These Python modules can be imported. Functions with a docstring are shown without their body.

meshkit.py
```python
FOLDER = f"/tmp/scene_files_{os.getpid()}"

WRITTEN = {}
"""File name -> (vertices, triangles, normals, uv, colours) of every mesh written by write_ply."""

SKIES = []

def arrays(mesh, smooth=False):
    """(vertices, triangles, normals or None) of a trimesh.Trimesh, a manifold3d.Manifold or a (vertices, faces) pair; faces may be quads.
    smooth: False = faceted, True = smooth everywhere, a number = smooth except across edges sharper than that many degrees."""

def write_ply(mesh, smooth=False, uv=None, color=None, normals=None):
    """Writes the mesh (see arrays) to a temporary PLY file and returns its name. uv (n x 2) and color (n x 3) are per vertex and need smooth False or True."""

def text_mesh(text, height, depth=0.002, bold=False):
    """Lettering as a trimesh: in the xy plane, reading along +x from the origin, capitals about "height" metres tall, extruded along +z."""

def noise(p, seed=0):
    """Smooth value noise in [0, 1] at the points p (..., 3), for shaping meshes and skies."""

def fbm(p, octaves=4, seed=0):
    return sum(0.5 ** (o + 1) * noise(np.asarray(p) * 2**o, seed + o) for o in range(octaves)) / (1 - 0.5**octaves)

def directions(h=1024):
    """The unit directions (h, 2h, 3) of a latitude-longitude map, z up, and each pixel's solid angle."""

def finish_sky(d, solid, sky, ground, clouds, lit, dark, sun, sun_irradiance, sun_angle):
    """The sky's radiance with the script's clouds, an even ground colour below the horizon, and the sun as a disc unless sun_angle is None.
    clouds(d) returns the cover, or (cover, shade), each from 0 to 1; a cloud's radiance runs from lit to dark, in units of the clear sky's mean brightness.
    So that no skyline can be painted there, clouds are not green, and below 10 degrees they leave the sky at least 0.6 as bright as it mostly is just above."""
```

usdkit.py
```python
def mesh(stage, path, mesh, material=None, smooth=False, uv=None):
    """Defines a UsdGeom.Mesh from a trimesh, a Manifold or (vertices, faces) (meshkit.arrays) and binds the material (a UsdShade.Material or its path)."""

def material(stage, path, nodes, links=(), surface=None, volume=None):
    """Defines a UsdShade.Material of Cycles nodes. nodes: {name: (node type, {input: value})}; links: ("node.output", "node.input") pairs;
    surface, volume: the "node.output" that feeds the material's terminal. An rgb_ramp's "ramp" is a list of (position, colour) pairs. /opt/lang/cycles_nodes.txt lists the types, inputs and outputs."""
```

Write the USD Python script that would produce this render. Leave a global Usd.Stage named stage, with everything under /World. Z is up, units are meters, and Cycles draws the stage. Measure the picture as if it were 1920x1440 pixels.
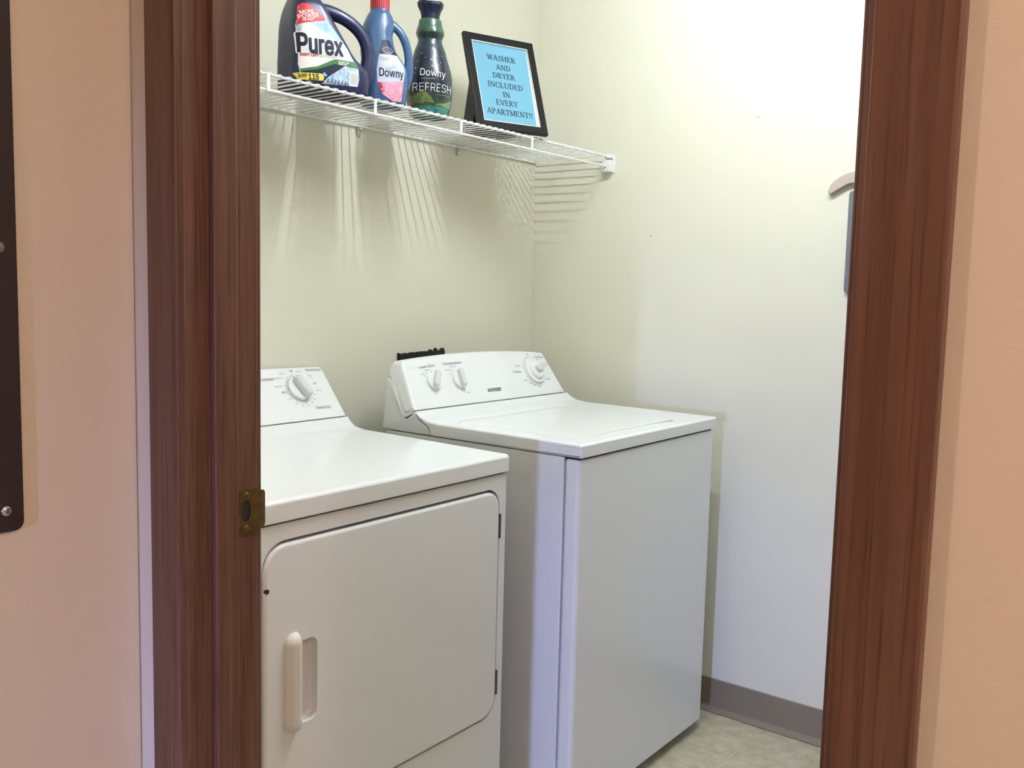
import math, random
import numpy as np, trimesh, manifold3d, usdkit, meshkit
from pxr import Usd, UsdGeom, UsdLux, UsdShade, Gf, Sdf
from shapely.geometry import Polygon, Point, LineString, box as sbox
from shapely.ops import unary_union
from shapely import affinity

rng = np.random.default_rng(7)
stage = Usd.Stage.CreateInMemory()
UsdGeom.SetStageUpAxis(stage, UsdGeom.Tokens.z)
UsdGeom.SetStageMetersPerUnit(stage, 1.0)
UsdGeom.Xform.Define(stage, '/World')
UsdGeom.Scope.Define(stage, '/World/Looks')

# ------------------------------------------------------------------ camera, lights, exposure
FL, YAW, PITCH, ROLL = 1754.3, 0.6533, -0.0996, 0.0244
EYE = np.array([-1.7383, -1.1331, 1.2559])
f_ = np.array([math.cos(YAW) * math.cos(PITCH), math.sin(YAW) * math.cos(PITCH), math.sin(PITCH)])
r_ = np.array([math.sin(YAW), -math.cos(YAW), 0]); u_ = np.cross(r_, f_)
c_, s_ = math.cos(ROLL), math.sin(ROLL)
R_, U_ = c_ * r_ + s_ * u_, -s_ * r_ + c_ * u_
cam = UsdGeom.Camera.Define(stage, '/World/camera')
cam.CreateHorizontalApertureAttr(36.0); cam.CreateVerticalApertureAttr(27.0)
cam.CreateFocalLengthAttr(FL / 1920 * 36.0)
cam.CreateClippingRangeAttr(Gf.Vec2f(0.05, 50))
M = np.eye(4); M[0, :3], M[1, :3], M[2, :3], M[3, :3] = R_, U_, -f_, EYE
cam.AddTransformOp().Set(Gf.Matrix4d(M.tolist()))
cam.CreateExposureAttr(0.0)

LAUNDRY_LAMP = dict(x=-0.07, y0=-0.75, y1=0.09, z=2.370, radius=0.009, color=(1.02, 1.12, 1.20), strength=338.0)   # bare fluorescent tube
HALL_LAMP = dict(pos=(-2.50, 0.42, 1.78), radius=0.06, color=(1.0, 0.60, 0.50), power=10.5)
HALL_LAMP_2 = dict(pos=(-1.65, -2.10, 2.30), radius=0.06, color=(1.0, 0.64, 0.52), power=9.5)
DAYLIGHT = dict(pos=(-30.0, -7.3, 2.385), size=(2.6, 2.83), color=(0.38, 0.45, 1.0), power=8400.0)   # open sky beyond the far sidelight window


def sphere_light(path, d):
    l = UsdLux.SphereLight.Define(stage, path)
    l.CreateRadiusAttr(d['radius']); l.CreateIntensityAttr(d['power']); l.CreateNormalizeAttr(True); l.CreateColorAttr(Gf.Vec3f(*d['color']))
    return l


sun_window = UsdLux.RectLight.Define(stage, '/World/daylight')
sun_window.CreateWidthAttr(DAYLIGHT['size'][0]); sun_window.CreateHeightAttr(DAYLIGHT['size'][1]); sun_window.CreateNormalizeAttr(True)
sun_window.CreateIntensityAttr(DAYLIGHT['power']); sun_window.CreateColorAttr(Gf.Vec3f(*DAYLIGHT['color']))
_d = np.array([1.0, 0.0, 0.0]); _m = np.eye(4)
_m[0, :3], _m[1, :3], _m[2, :3], _m[3, :3] = np.cross([0, 0, 1.0], -_d), [0, 0, 1], -_d, DAYLIGHT['pos']
sun_window.AddTransformOp().Set(Gf.Matrix4d(_m.tolist()))

# ------------------------------------------------------------------ helpers: prims
USED = {}
ORIGIN = {}


def numbered(path):
    k = USED.get(path); USED[path] = 0 if k is None else k + 1
    return path if k is None else f'{path}_{k + 1:03d}'


def lin(r, g=None, b=None):
    c = np.array([r, g, b], float) / 255 if g is not None else np.array(r, float)
    return tuple(np.where(c <= 0.04045, c / 12.92, ((c + 0.055) / 1.055) ** 2.4))


def tag(p, label=None, cat=None, group=None, kind=None):
    for k, v in (('label', label), ('category', cat), ('group', group), ('kind', kind)):
        if v: p.SetCustomDataByKey(k, v)
    return p


def thing(name, label, cat, loc=(0, 0, 0), yaw=0.0, group=None, kind=None):
    x = UsdGeom.Xform.Define(stage, numbered('/World/' + name))
    x.AddTranslateOp().Set(Gf.Vec3d(*loc))
    if yaw: x.AddRotateZOp().Set(math.degrees(yaw))
    ORIGIN[x.GetPath()] = np.array(loc, float) if not yaw else None
    return tag(x.GetPrim(), label, cat, group, kind)


def root_of(p):
    while str(p.GetParent().GetPath()) != '/World': p = p.GetParent()
    return p


def obj(name, mesh, material, parent=None, smooth=32, label=None, local=False, **kw):
    """One Mesh prim; vertices in world coordinates (moved into the thing's frame) unless local."""
    path = numbered((str(parent.GetPath()) if parent else '/World') + '/' + name)
    v, f = mesh if isinstance(mesh, tuple) else (np.array(mesh.vertices), np.array(mesh.faces))
    if parent and not local:
        o = ORIGIN.get(root_of(parent).GetPath())
        if o is not None: v = v - o
    m = usdkit.mesh(stage, path, (v, f), material, smooth=smooth)
    return tag(m.GetPrim(), label, **kw)


# ------------------------------------------------------------------ helpers: materials
def mat(name, color, rough=0.5, metal=0.0, coat=0.0, spec=0.5, bump=None, vary=None, noise_scale=8.0, trans=0.0, ior=1.5):
    """bump: (scale, strength, distance); vary: second colour mixed in by noise."""
    n = {'p': ('principled_bsdf', dict(base_color=color, roughness=rough, metallic=metal, coat_weight=coat, coat_roughness=0.08, specular_ior_level=spec, transmission_weight=trans, ior=ior)),
         'g': ('geometry', {})}
    l = []
    if vary is not None:
        n['nz'] = ('noise_texture', dict(scale=noise_scale, detail=5.0, roughness=0.6))
        n['rr'] = ('rgb_ramp', dict(ramp=[(0.32, color), (0.68, vary)]))
        l += [('g.position', 'nz.vector'), ('nz.fac', 'rr.fac'), ('rr.color', 'p.base_color')]
    if bump:
        n['bn'] = ('noise_texture', dict(scale=bump[0], detail=3.0, roughness=0.55))
        n['b'] = ('bump', dict(strength=bump[1], distance=bump[2]))
        l += [('g.position', 'bn.vector'), ('bn.fac', 'b.height'), ('b.normal', 'p.normal')]
    return usdkit.material(stage, '/World/Looks/' + name, n, l, surface='p.BSDF')


def wood(name, dark, mid, light, rough=0.36):
    n = {'g': ('geometry', {}), 'm': ('mapping', dict(scale=(75, 75, 2.2))), 'm2': ('mapping', dict(scale=(330, 330, 5.0))),
         'a': ('noise_texture', dict(scale=1.0, detail=6.0, roughness=0.62, distortion=0.35)),
         'c': ('noise_texture', dict(scale=1.0, detail=3.0, roughness=0.7)),
         'r': ('rgb_ramp', dict(ramp=[(0.28, dark), (0.5, mid), (0.72, light)])),
         'r2': ('rgb_ramp', dict(ramp=[(0.36, (0.55, 0.5, 0.48)), (0.47, (1, 1, 1)), (1.0, (1.0, 1.0, 1.0))])),
         'x': ('mix', dict(mix_type='multiply', fac=0.8)),
         'b': ('bump', dict(strength=0.25, distance=0.0006)),
         'p': ('principled_bsdf', dict(roughness=rough, coat_weight=0.12, coat_roughness=0.3, specular_ior_level=0.4))}
    l = [('g.position', 'm.vector'), ('g.position', 'm2.vector'), ('m.vector', 'a.vector'), ('m2.vector', 'c.vector'), ('a.fac', 'r.fac'), ('c.fac', 'r2.fac'),
         ('r.color', 'x.color1'), ('r2.color', 'x.color2'), ('x.color', 'p.base_color'), ('c.fac', 'b.height'), ('b.normal', 'p.normal')]
    return usdkit.material(stage, '/World/Looks/' + name, n, l, surface='p.BSDF')


PAINT = mat('cream_wall_paint', (0.70, 0.675, 0.555), 0.6, spec=0.35, bump=(210, 0.12, 0.0012))
HALLPAINT = mat('hall_wall_paint', (0.70, 0.675, 0.585), 0.6, spec=0.3, bump=(230, 0.16, 0.0014))
CEIL = mat('ceiling_white', (0.78, 0.77, 0.72), 0.8, bump=(120, 0.3, 0.003))
WOOD = wood('walnut_stain', (0.100, 0.051, 0.036), (0.142, 0.076, 0.054), (0.180, 0.099, 0.071))
COVE = mat('taupe_cove_vinyl', lin(128, 117, 98), 0.5, spec=0.4)
TILES = [mat(f'floor_tile_tone_{k}', c, 0.42, vary=v, noise_scale=26, bump=(60, 0.12, 0.001), spec=0.4) for k, (c, v) in enumerate([((0.45, 0.40, 0.29), (0.63, 0.58, 0.44)), ((0.48, 0.425, 0.315), (0.65, 0.59, 0.46)), ((0.43, 0.385, 0.275), (0.60, 0.55, 0.42))])]
GROUT = mat('floor_grout', (0.56, 0.52, 0.42), 0.8)
ENAMEL = mat('white_enamel', (0.79, 0.805, 0.81), 0.33, coat=0.35, bump=(420, 0.03, 0.0004))
PLASTIC = mat('white_console_plastic', (0.80, 0.815, 0.815), 0.38)
HANDLEP = mat('handle_plastic', (0.74, 0.71, 0.66), 0.42)
KNOBGREY = mat('knob_grip_grey', (0.66, 0.67, 0.66), 0.45)
DARKGAP = mat('dark_gap', (0.02, 0.02, 0.02), 0.8)
INKGREY = mat('ink_grey', (0.17, 0.17, 0.20), 0.6)
INKDARK = mat('ink_dark', (0.03, 0.03, 0.05), 0.6)
STEEL = mat('steel', (0.55, 0.55, 0.56), 0.28, metal=1.0)
HINGE = mat('hinge_metal', (0.16, 0.16, 0.17), 0.4, metal=0.9)
BRASS = mat('aged_brass', (0.26, 0.175, 0.062), 0.42, metal=0.85, vary=(0.17, 0.115, 0.05), noise_scale=120)
WIREWHITE = mat('wire_white_vinyl', (0.80, 0.80, 0.79), 0.4)
BLACK = mat('frame_black', (0.006, 0.0055, 0.006), 0.38, spec=0.25)
FOAM = mat('black_foam', (0.006, 0.006, 0.005), 0.9, bump=(300, 0.8, 0.004))
SILVER = mat('frame_silver_lip', (0.72, 0.72, 0.70), 0.3, metal=0.5)
MATWHITE = mat('paper_white', (0.85, 0.85, 0.84), 0.7)
BLUEPAPER = mat('light_blue_paper', lin(108, 164, 188), 0.7)
SIGNINK = mat('sign_ink', (0.012, 0.035, 0.055), 0.7)
NAVY = mat('navy_bottle', (0.007, 0.010, 0.058), 0.38, coat=0.12)
NAVYDARK = mat('navy_ink', (0.004, 0.006, 0.030), 0.42, spec=0.35)
SOFTBLUE = mat('steel_blue_bottle', (0.040, 0.105, 0.235), 0.33, coat=0.3)
REDCAP = mat('red_cap', (0.42, 0.024, 0.045), 0.42)
L_WHITE = mat('label_white', (0.82, 0.76, 0.75), 0.45)
L_PURE = mat('label_pure_white', (0.88, 0.88, 0.88), 0.45)
L_RED = mat('label_red', (0.60, 0.032, 0.035), 0.45)
L_SKY = mat('label_sky_blue', (0.16, 0.36, 0.66), 0.45, vary=(0.55, 0.72, 0.85), noise_scale=40)
L_GREEN = mat('label_green', (0.030, 0.16, 0.030), 0.45)
L_YELLOW = mat('label_yellow', (0.80, 0.66, 0.06), 0.45)
L_ICE = mat('label_ice_blue', (0.22, 0.36, 0.55), 0.45, vary=(0.72, 0.80, 0.88), noise_scale=110)
L_GREY = mat('label_grey', (0.42, 0.38, 0.40), 0.5)
L_LILAC = mat('label_pale_lilac', (0.55, 0.60, 0.76), 0.42)
L_PINK = mat('label_pink', (0.66, 0.20, 0.32), 0.45, vary=(0.80, 0.45, 0.55), noise_scale=60)
L_ROSE = mat('label_rose', (0.80, 0.26, 0.42), 0.45)
L_ROSE2 = mat('label_rose_pale', (0.86, 0.52, 0.62), 0.45)
L_CRIM = mat('label_crimson', (0.42, 0.02, 0.07), 0.45)
L_LEAF = mat('label_leaf_green', (0.06, 0.10, 0.03), 0.4, vary=(0.17, 0.22, 0.06), noise_scale=90)
L_LEAF2 = mat('label_pale_green', (0.27, 0.33, 0.13), 0.4, vary=(0.12, 0.2, 0.09), noise_scale=120)
TEAL = mat('teal_liquid', (0.035, 0.20, 0.19), 0.2, coat=0.3)
PANELBROWN = mat('dark_bronze_panel', (0.030, 0.024, 0.026), 0.45)
BEIGE = mat('beige_plastic', (0.47, 0.39, 0.32), 0.45)
GREYPANEL = mat('slate_grey_panel', (0.135, 0.135, 0.155), 0.5)
WALLSPOT = mat('nail_hole_dark', (0.22, 0.19, 0.15), 0.9)
CLEAR = mat('clear_wall_clip', (0.55, 0.55, 0.52), 0.25, spec=0.6)
OUTGLOW = usdkit.material(stage, '/World/Looks/bulb_glass', {'p': ('principled_bsdf', dict(base_color=(0.9, 0.9, 0.88), roughness=0.3))}, [], surface='p.BSDF')


def teal_wrap():
    """Shrink-wrap of the dark softener bottle: teal foot, leafy band, navy body, mottled green neck."""
    n = {'g': ('geometry', {}), 's': ('separate_xyz', {}), 'mr': ('map_range', dict(from_min=1.689, from_max=1.931, to_min=0.0, to_max=1.0, clamp=True)),
         'r': ('rgb_ramp', dict(ramp=[(0.0, (0.03, 0.17, 0.16)), (0.06, (0.035, 0.20, 0.19)), (0.075, (0.05, 0.075, 0.04)), (0.16, (0.022, 0.04, 0.03)), (0.26, (0.008, 0.013, 0.028)), (0.55, (0.007, 0.010, 0.030)), (0.72, (0.010, 0.030, 0.05)), (0.80, (0.012, 0.03, 0.03)), (0.86, (0.03, 0.075, 0.045)), (1.0, (0.05, 0.11, 0.075))])),
         'nz': ('noise_texture', dict(scale=55.0, detail=4.0, roughness=0.65)),
         'r2': ('rgb_ramp', dict(ramp=[(0.35, (0.45, 0.5, 0.5)), (0.65, (1.5, 1.5, 1.4))])),
         'x': ('mix', dict(mix_type='multiply', fac=0.75)), 'p': ('principled_bsdf', dict(roughness=0.26, coat_weight=0.2, coat_roughness=0.1))}
    l = [('g.position', 's.vector'), ('s.z', 'mr.value'), ('mr.result', 'r.fac'), ('g.position', 'nz.vector'), ('nz.fac', 'r2.fac'), ('r.color', 'x.color1'), ('r2.color', 'x.color2'), ('x.color', 'p.base_color')]
    return usdkit.material(stage, '/World/Looks/dark_teal_wrap', n, l, surface='p.BSDF')


REFRESHWRAP = teal_wrap()


# ------------------------------------------------------------------ helpers: meshes
def rpoly(pts, rad, n=5):
    """Polygon with filleted corners (rad: number or one per corner)."""
    pts = [np.array(p, float) for p in pts]; N = len(pts); out = []
    rad = [rad] * N if np.ndim(rad) == 0 else rad
    for i, p in enumerate(pts):
        a, b = pts[i - 1] - p, pts[(i + 1) % N] - p
        la, lb = np.linalg.norm(a), np.linalg.norm(b); a, b = a / la, b / lb
        ang = math.acos(np.clip(a @ b, -1, 1)); r = rad[i]
        d = min(r / max(math.tan(ang / 2), 1e-6), 0.49 * la, 0.49 * lb)
        if r <= 0 or d < 1e-6: out.append(p); continue
        r = d * math.tan(ang / 2)
        c = p + (a + b) / np.linalg.norm(a + b) * r / math.sin(ang / 2)
        s, e = p + a * d - c, p + b * d - c
        t0 = math.atan2(s[1], s[0]); dt = math.atan2(e[1], e[0]) - t0
        dt = (dt + math.pi) % (2 * math.pi) - math.pi
        for k in range(n + 1):
            t = t0 + dt * k / n; out.append(c + r * np.array([math.cos(t), math.sin(t)]))
    q = [out[0]]
    for p in out[1:]:
        if np.linalg.norm(p - q[-1]) > 1e-5: q.append(p)
    if np.linalg.norm(q[0] - q[-1]) < 1e-5: q.pop()
    q = np.array(q)
    area = 0.5 * np.sum(q[:, 0] * np.roll(q[:, 1], -1) - np.roll(q[:, 0], -1) * q[:, 1])
    return q if area > 0 else q[::-1]


LIMIT = {}


def inset(q, d):
    a, b = q - np.roll(q, 1, 0), np.roll(q, -1, 0) - q
    a /= np.linalg.norm(a, axis=1, keepdims=True); b /= np.linalg.norm(b, axis=1, keepdims=True)
    na, nb = np.stack([-a[:, 1], a[:, 0]], 1), np.stack([-b[:, 1], b[:, 0]], 1)
    m = na + nb; m /= np.linalg.norm(m, axis=1, keepdims=True) + 1e-12
    key = q.tobytes()
    if key not in LIMIT:                  # never past the middle of a thin place
        edge = Polygon(q).exterior; lim = []
        for p, w in zip(q, m):
            hit = LineString([p + w * 1e-5, p + w * 5]).intersection(edge)
            lim.append(0.42 * Point(p).distance(hit) if not hit.is_empty else 1.0)
        LIMIT[key] = np.array(lim)
    return q + m * np.minimum(d / np.maximum((m * na).sum(1), 0.35), LIMIT[key] * min(1.0, d / 0.004))[:, None]


def prism(q, c0, c1, r=0.0, n=4, mids=0, r1=None):
    """Polygon q (CCW, n x 2) swept from c0 to c1 with ends rounded by r; returns trimesh in (a, b, c)."""
    r1 = r if r1 is None else r1
    rings = []
    if r > 0:
        for k in range(n + 1):
            t = math.pi / 2 * k / n; rings.append((r * (1 - math.sin(t)), c0 + r * (1 - math.cos(t))))
    else: rings.append((0, c0))
    for k in range(mids): rings.append((0, c0 + r + (c1 - c0 - r - r1) * (k + 1) / (mids + 1)))
    if r1 > 0:
        for k in range(n, -1, -1):
            t = math.pi / 2 * k / n; rings.append((r1 * (1 - math.sin(t)), c1 - r1 * (1 - math.cos(t))))
    else: rings.append((0, c1))
    N = len(q); V = []
    for d, c in rings:
        V.append(np.column_stack([inset(q, d) if d > 1e-9 else q, np.full(N, c)]))
    F = []
    for k in range(len(rings) - 1):
        for i in range(N):
            j = (i + 1) % N; a, b, c, d = k * N + i, k * N + j, (k + 1) * N + j, (k + 1) * N + i
            F += [(a, b, c), (a, c, d)]
    for k, flip in ((0, True), (len(rings) - 1, False)):
        tri = earcut(V[k][:, :2])
        F += [tuple(k * N + x for x in (t[::-1] if flip else t)) for t in tri]
    m = trimesh.Trimesh(np.vstack(V), np.array(F), process=False)
    if m.volume < 0: m.invert()
    return m


def earcut(q):
    t = np.array(manifold3d.triangulate([np.ascontiguousarray(q, float)])).reshape(-1, 3)
    return t


def axes(m, order):
    """Re-orders coordinates: order 'yzx' means mesh columns (a, b, c) are y, z, x."""
    v = np.zeros_like(m.vertices)
    for i, ch in enumerate(order): v[:, 'xyz'.index(ch)] = m.vertices[:, i]
    o = trimesh.Trimesh(v, m.faces.copy(), process=False)
    if o.volume < 0: o.invert()
    return o


def rbox(x0, x1, y0, y1, z0, z1, r=0.003, R=None, n=3):
    R = max(r * 1.05, R or 0)
    q = rpoly([(x0, y0), (x1, y0), (x1, y1), (x0, y1)], R, n + 1) if R > 0 else np.array([(x0, y0), (x1, y0), (x1, y1), (x0, y1)], float)
    return prism(q, z0, z1, r, n)


def bx(x0, x1, y0, y1, z0, z1): return rbox(x0, x1, y0, y1, z0, z1, 0)


def man(m):
    return manifold3d.Manifold(manifold3d.Mesh(np.asarray(m.vertices, np.float32), np.asarray(m.faces, np.uint32)))


def unman(M):
    k = M.to_mesh(); return trimesh.Trimesh(np.array(k.vert_properties[:, :3], float), np.array(k.tri_verts), process=False)


def weld(m):
    m = trimesh.Trimesh(m.vertices, m.faces, process=True); m.merge_vertices(); return m


def cut(a, *bs):
    A = man(weld(a))
    for b in bs: A = A - man(weld(b))
    return unman(A)


def fuse(*ms):
    A = man(weld(ms[0]))
    for b in ms[1:]: A = A + man(weld(b))
    return unman(A)


def tube(pts, rad, sides=10, flat=1.0, up=None):
    """Swept tube with closed ends; rad per point; flat scales the second axis."""
    P = np.asarray(pts, float); T = np.gradient(P, axis=0); T /= np.linalg.norm(T, axis=1, keepdims=True)
    rad = np.broadcast_to(rad, (len(P),)); ang = np.arange(sides) * 2 * np.pi / sides
    u = np.array([0, 0, 1.0]) if up is None else np.array(up, float)
    V = []
    for k in range(len(P)):
        a = u - T[k] * (u @ T[k])
        if np.linalg.norm(a) < 1e-3: a = np.array([1.0, 0, 0]) - T[k] * T[k][0]
        a /= np.linalg.norm(a); b = np.cross(T[k], a); u = a if up is None else u
        V.append(P[k] + rad[k] * (np.cos(ang)[:, None] * a + flat * np.sin(ang)[:, None] * b))
    return rings_mesh(V)


def rings_mesh(V):
    N = len(V[0]); K = len(V)
    F = []
    for k in range(K - 1):
        for i in range(N):
            j = (i + 1) % N; F += [(k * N + i, k * N + j, (k + 1) * N + j), (k * N + i, (k + 1) * N + j, (k + 1) * N + i)]
    pts = np.vstack(V + [np.mean(V[0], 0)[None], np.mean(V[-1], 0)[None]])
    a, b = K * N, K * N + 1
    for i in range(N):
        j = (i + 1) % N; F += [(a, j, i), (b, (K - 1) * N + i, (K - 1) * N + j)]
    m = trimesh.Trimesh(pts, np.array(F), process=False)
    if m.volume < 0: m.invert()
    return m


def spline(P, n):
    from scipy.interpolate import CubicSpline
    P = np.asarray(P, float); t = np.r_[0, np.cumsum(np.linalg.norm(np.diff(P, axis=0), axis=1))]
    return CubicSpline(t, P)(np.linspace(0, t[-1], n))


class Loft:
    """Superellipse sections (z, centre, half width, half depth, exponent) along z; front faces -y."""
    def __init__(self, S, flute=None):
        from scipy.interpolate import PchipInterpolator
        S = np.array(S, float); self.S = S; self.z = S[:, 0]; self.f = PchipInterpolator(S[:, 0], S[:, 1:]); self.flute = flute

    def mesh(self, n=56, k=70):
        zs = np.unique(np.r_[self.z, np.linspace(self.z[0], self.z[-1], k)]); t = np.arange(n) * 2 * np.pi / n; V = []
        for z in zs:
            c, a, b, e = self.f(z); co, si = np.cos(t), np.sin(t); m = 1.0
            if self.flute: m = 1 + self.flute(z) * np.cos(8 * t)
            V.append(np.column_stack([c + m * a * np.sign(co) * np.abs(co) ** (2 / e), m * b * np.sign(si) * np.abs(si) ** (2 / e), np.full(n, z)]))
        return rings_mesh(V)

    def front(self, u, z):
        c, a, b, e = self.f(np.clip(z, self.z[0], self.z[-1])).T
        t = np.clip(np.abs((u - c) / a), 0, 0.995)
        return -b * (1 - t ** e) ** (1 / e)


def flat2(shape):
    """Triangles of a shapely shape in the plane."""
    V, F, o = [], [], 0
    for g in getattr(shape, 'geoms', [shape]):
        if g.is_empty or g.area < 1e-10: continue
        v, f = trimesh.creation.triangulate_polygon(g, engine='earcut'); V.append(v); F.append(f + o); o += len(v)
    return np.vstack(V), np.vstack(F)


def decal(shape, surf, edge=0.006):
    v, f = flat2(shape)
    v, f = trimesh.remesh.subdivide_to_size(np.column_stack([v, np.zeros(len(v))]), f, edge, max_iter=12)
    m = trimesh.Trimesh(v, f); m.merge_vertices(); v, f = np.array(m.vertices), np.array(m.faces)
    a, b, c = v[f[:, 0]], v[f[:, 1]], v[f[:, 2]]
    s = np.cross(b - a, c - a)[:, 2]; f[s < 0] = f[s < 0][:, ::-1]
    return surf(v[:, 0], v[:, 1]), f


TEXTS = {}


def text_shape(t, bold=False):
    """Lettering as a shapely shape, capitals one unit tall."""
    if (t, bold) not in TEXTS:
        m = meshkit.text_mesh(t, 1.0, 0.1, bold); v, f = m.vertices, m.faces
        top = f[(v[f][:, :, 2] > 0.05).all(1)]
        TEXTS[t, bold] = unary_union([Polygon(v[k][:, :2]).buffer(1e-4) for k in top])
    return TEXTS[t, bold]


def put_text(t, p0, p1, h, bold=False, fat=0.0, shape=None):
    """Text whose baseline runs from p0 to p1 and whose capitals are h tall."""
    s = shape if shape is not None else text_shape(t, bold)
    x0, _, x1, _ = s.bounds; d = np.subtract(p1, p0); L = np.hypot(*d)
    s = affinity.affine_transform(s, [L / (x1 - x0), 0, 0, h, -x0 * L / (x1 - x0), 0])
    if fat: s = s.buffer(fat)
    s = affinity.rotate(s, math.degrees(math.atan2(d[1], d[0])), origin=(0, 0))
    return affinity.translate(s, *p0)


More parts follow.
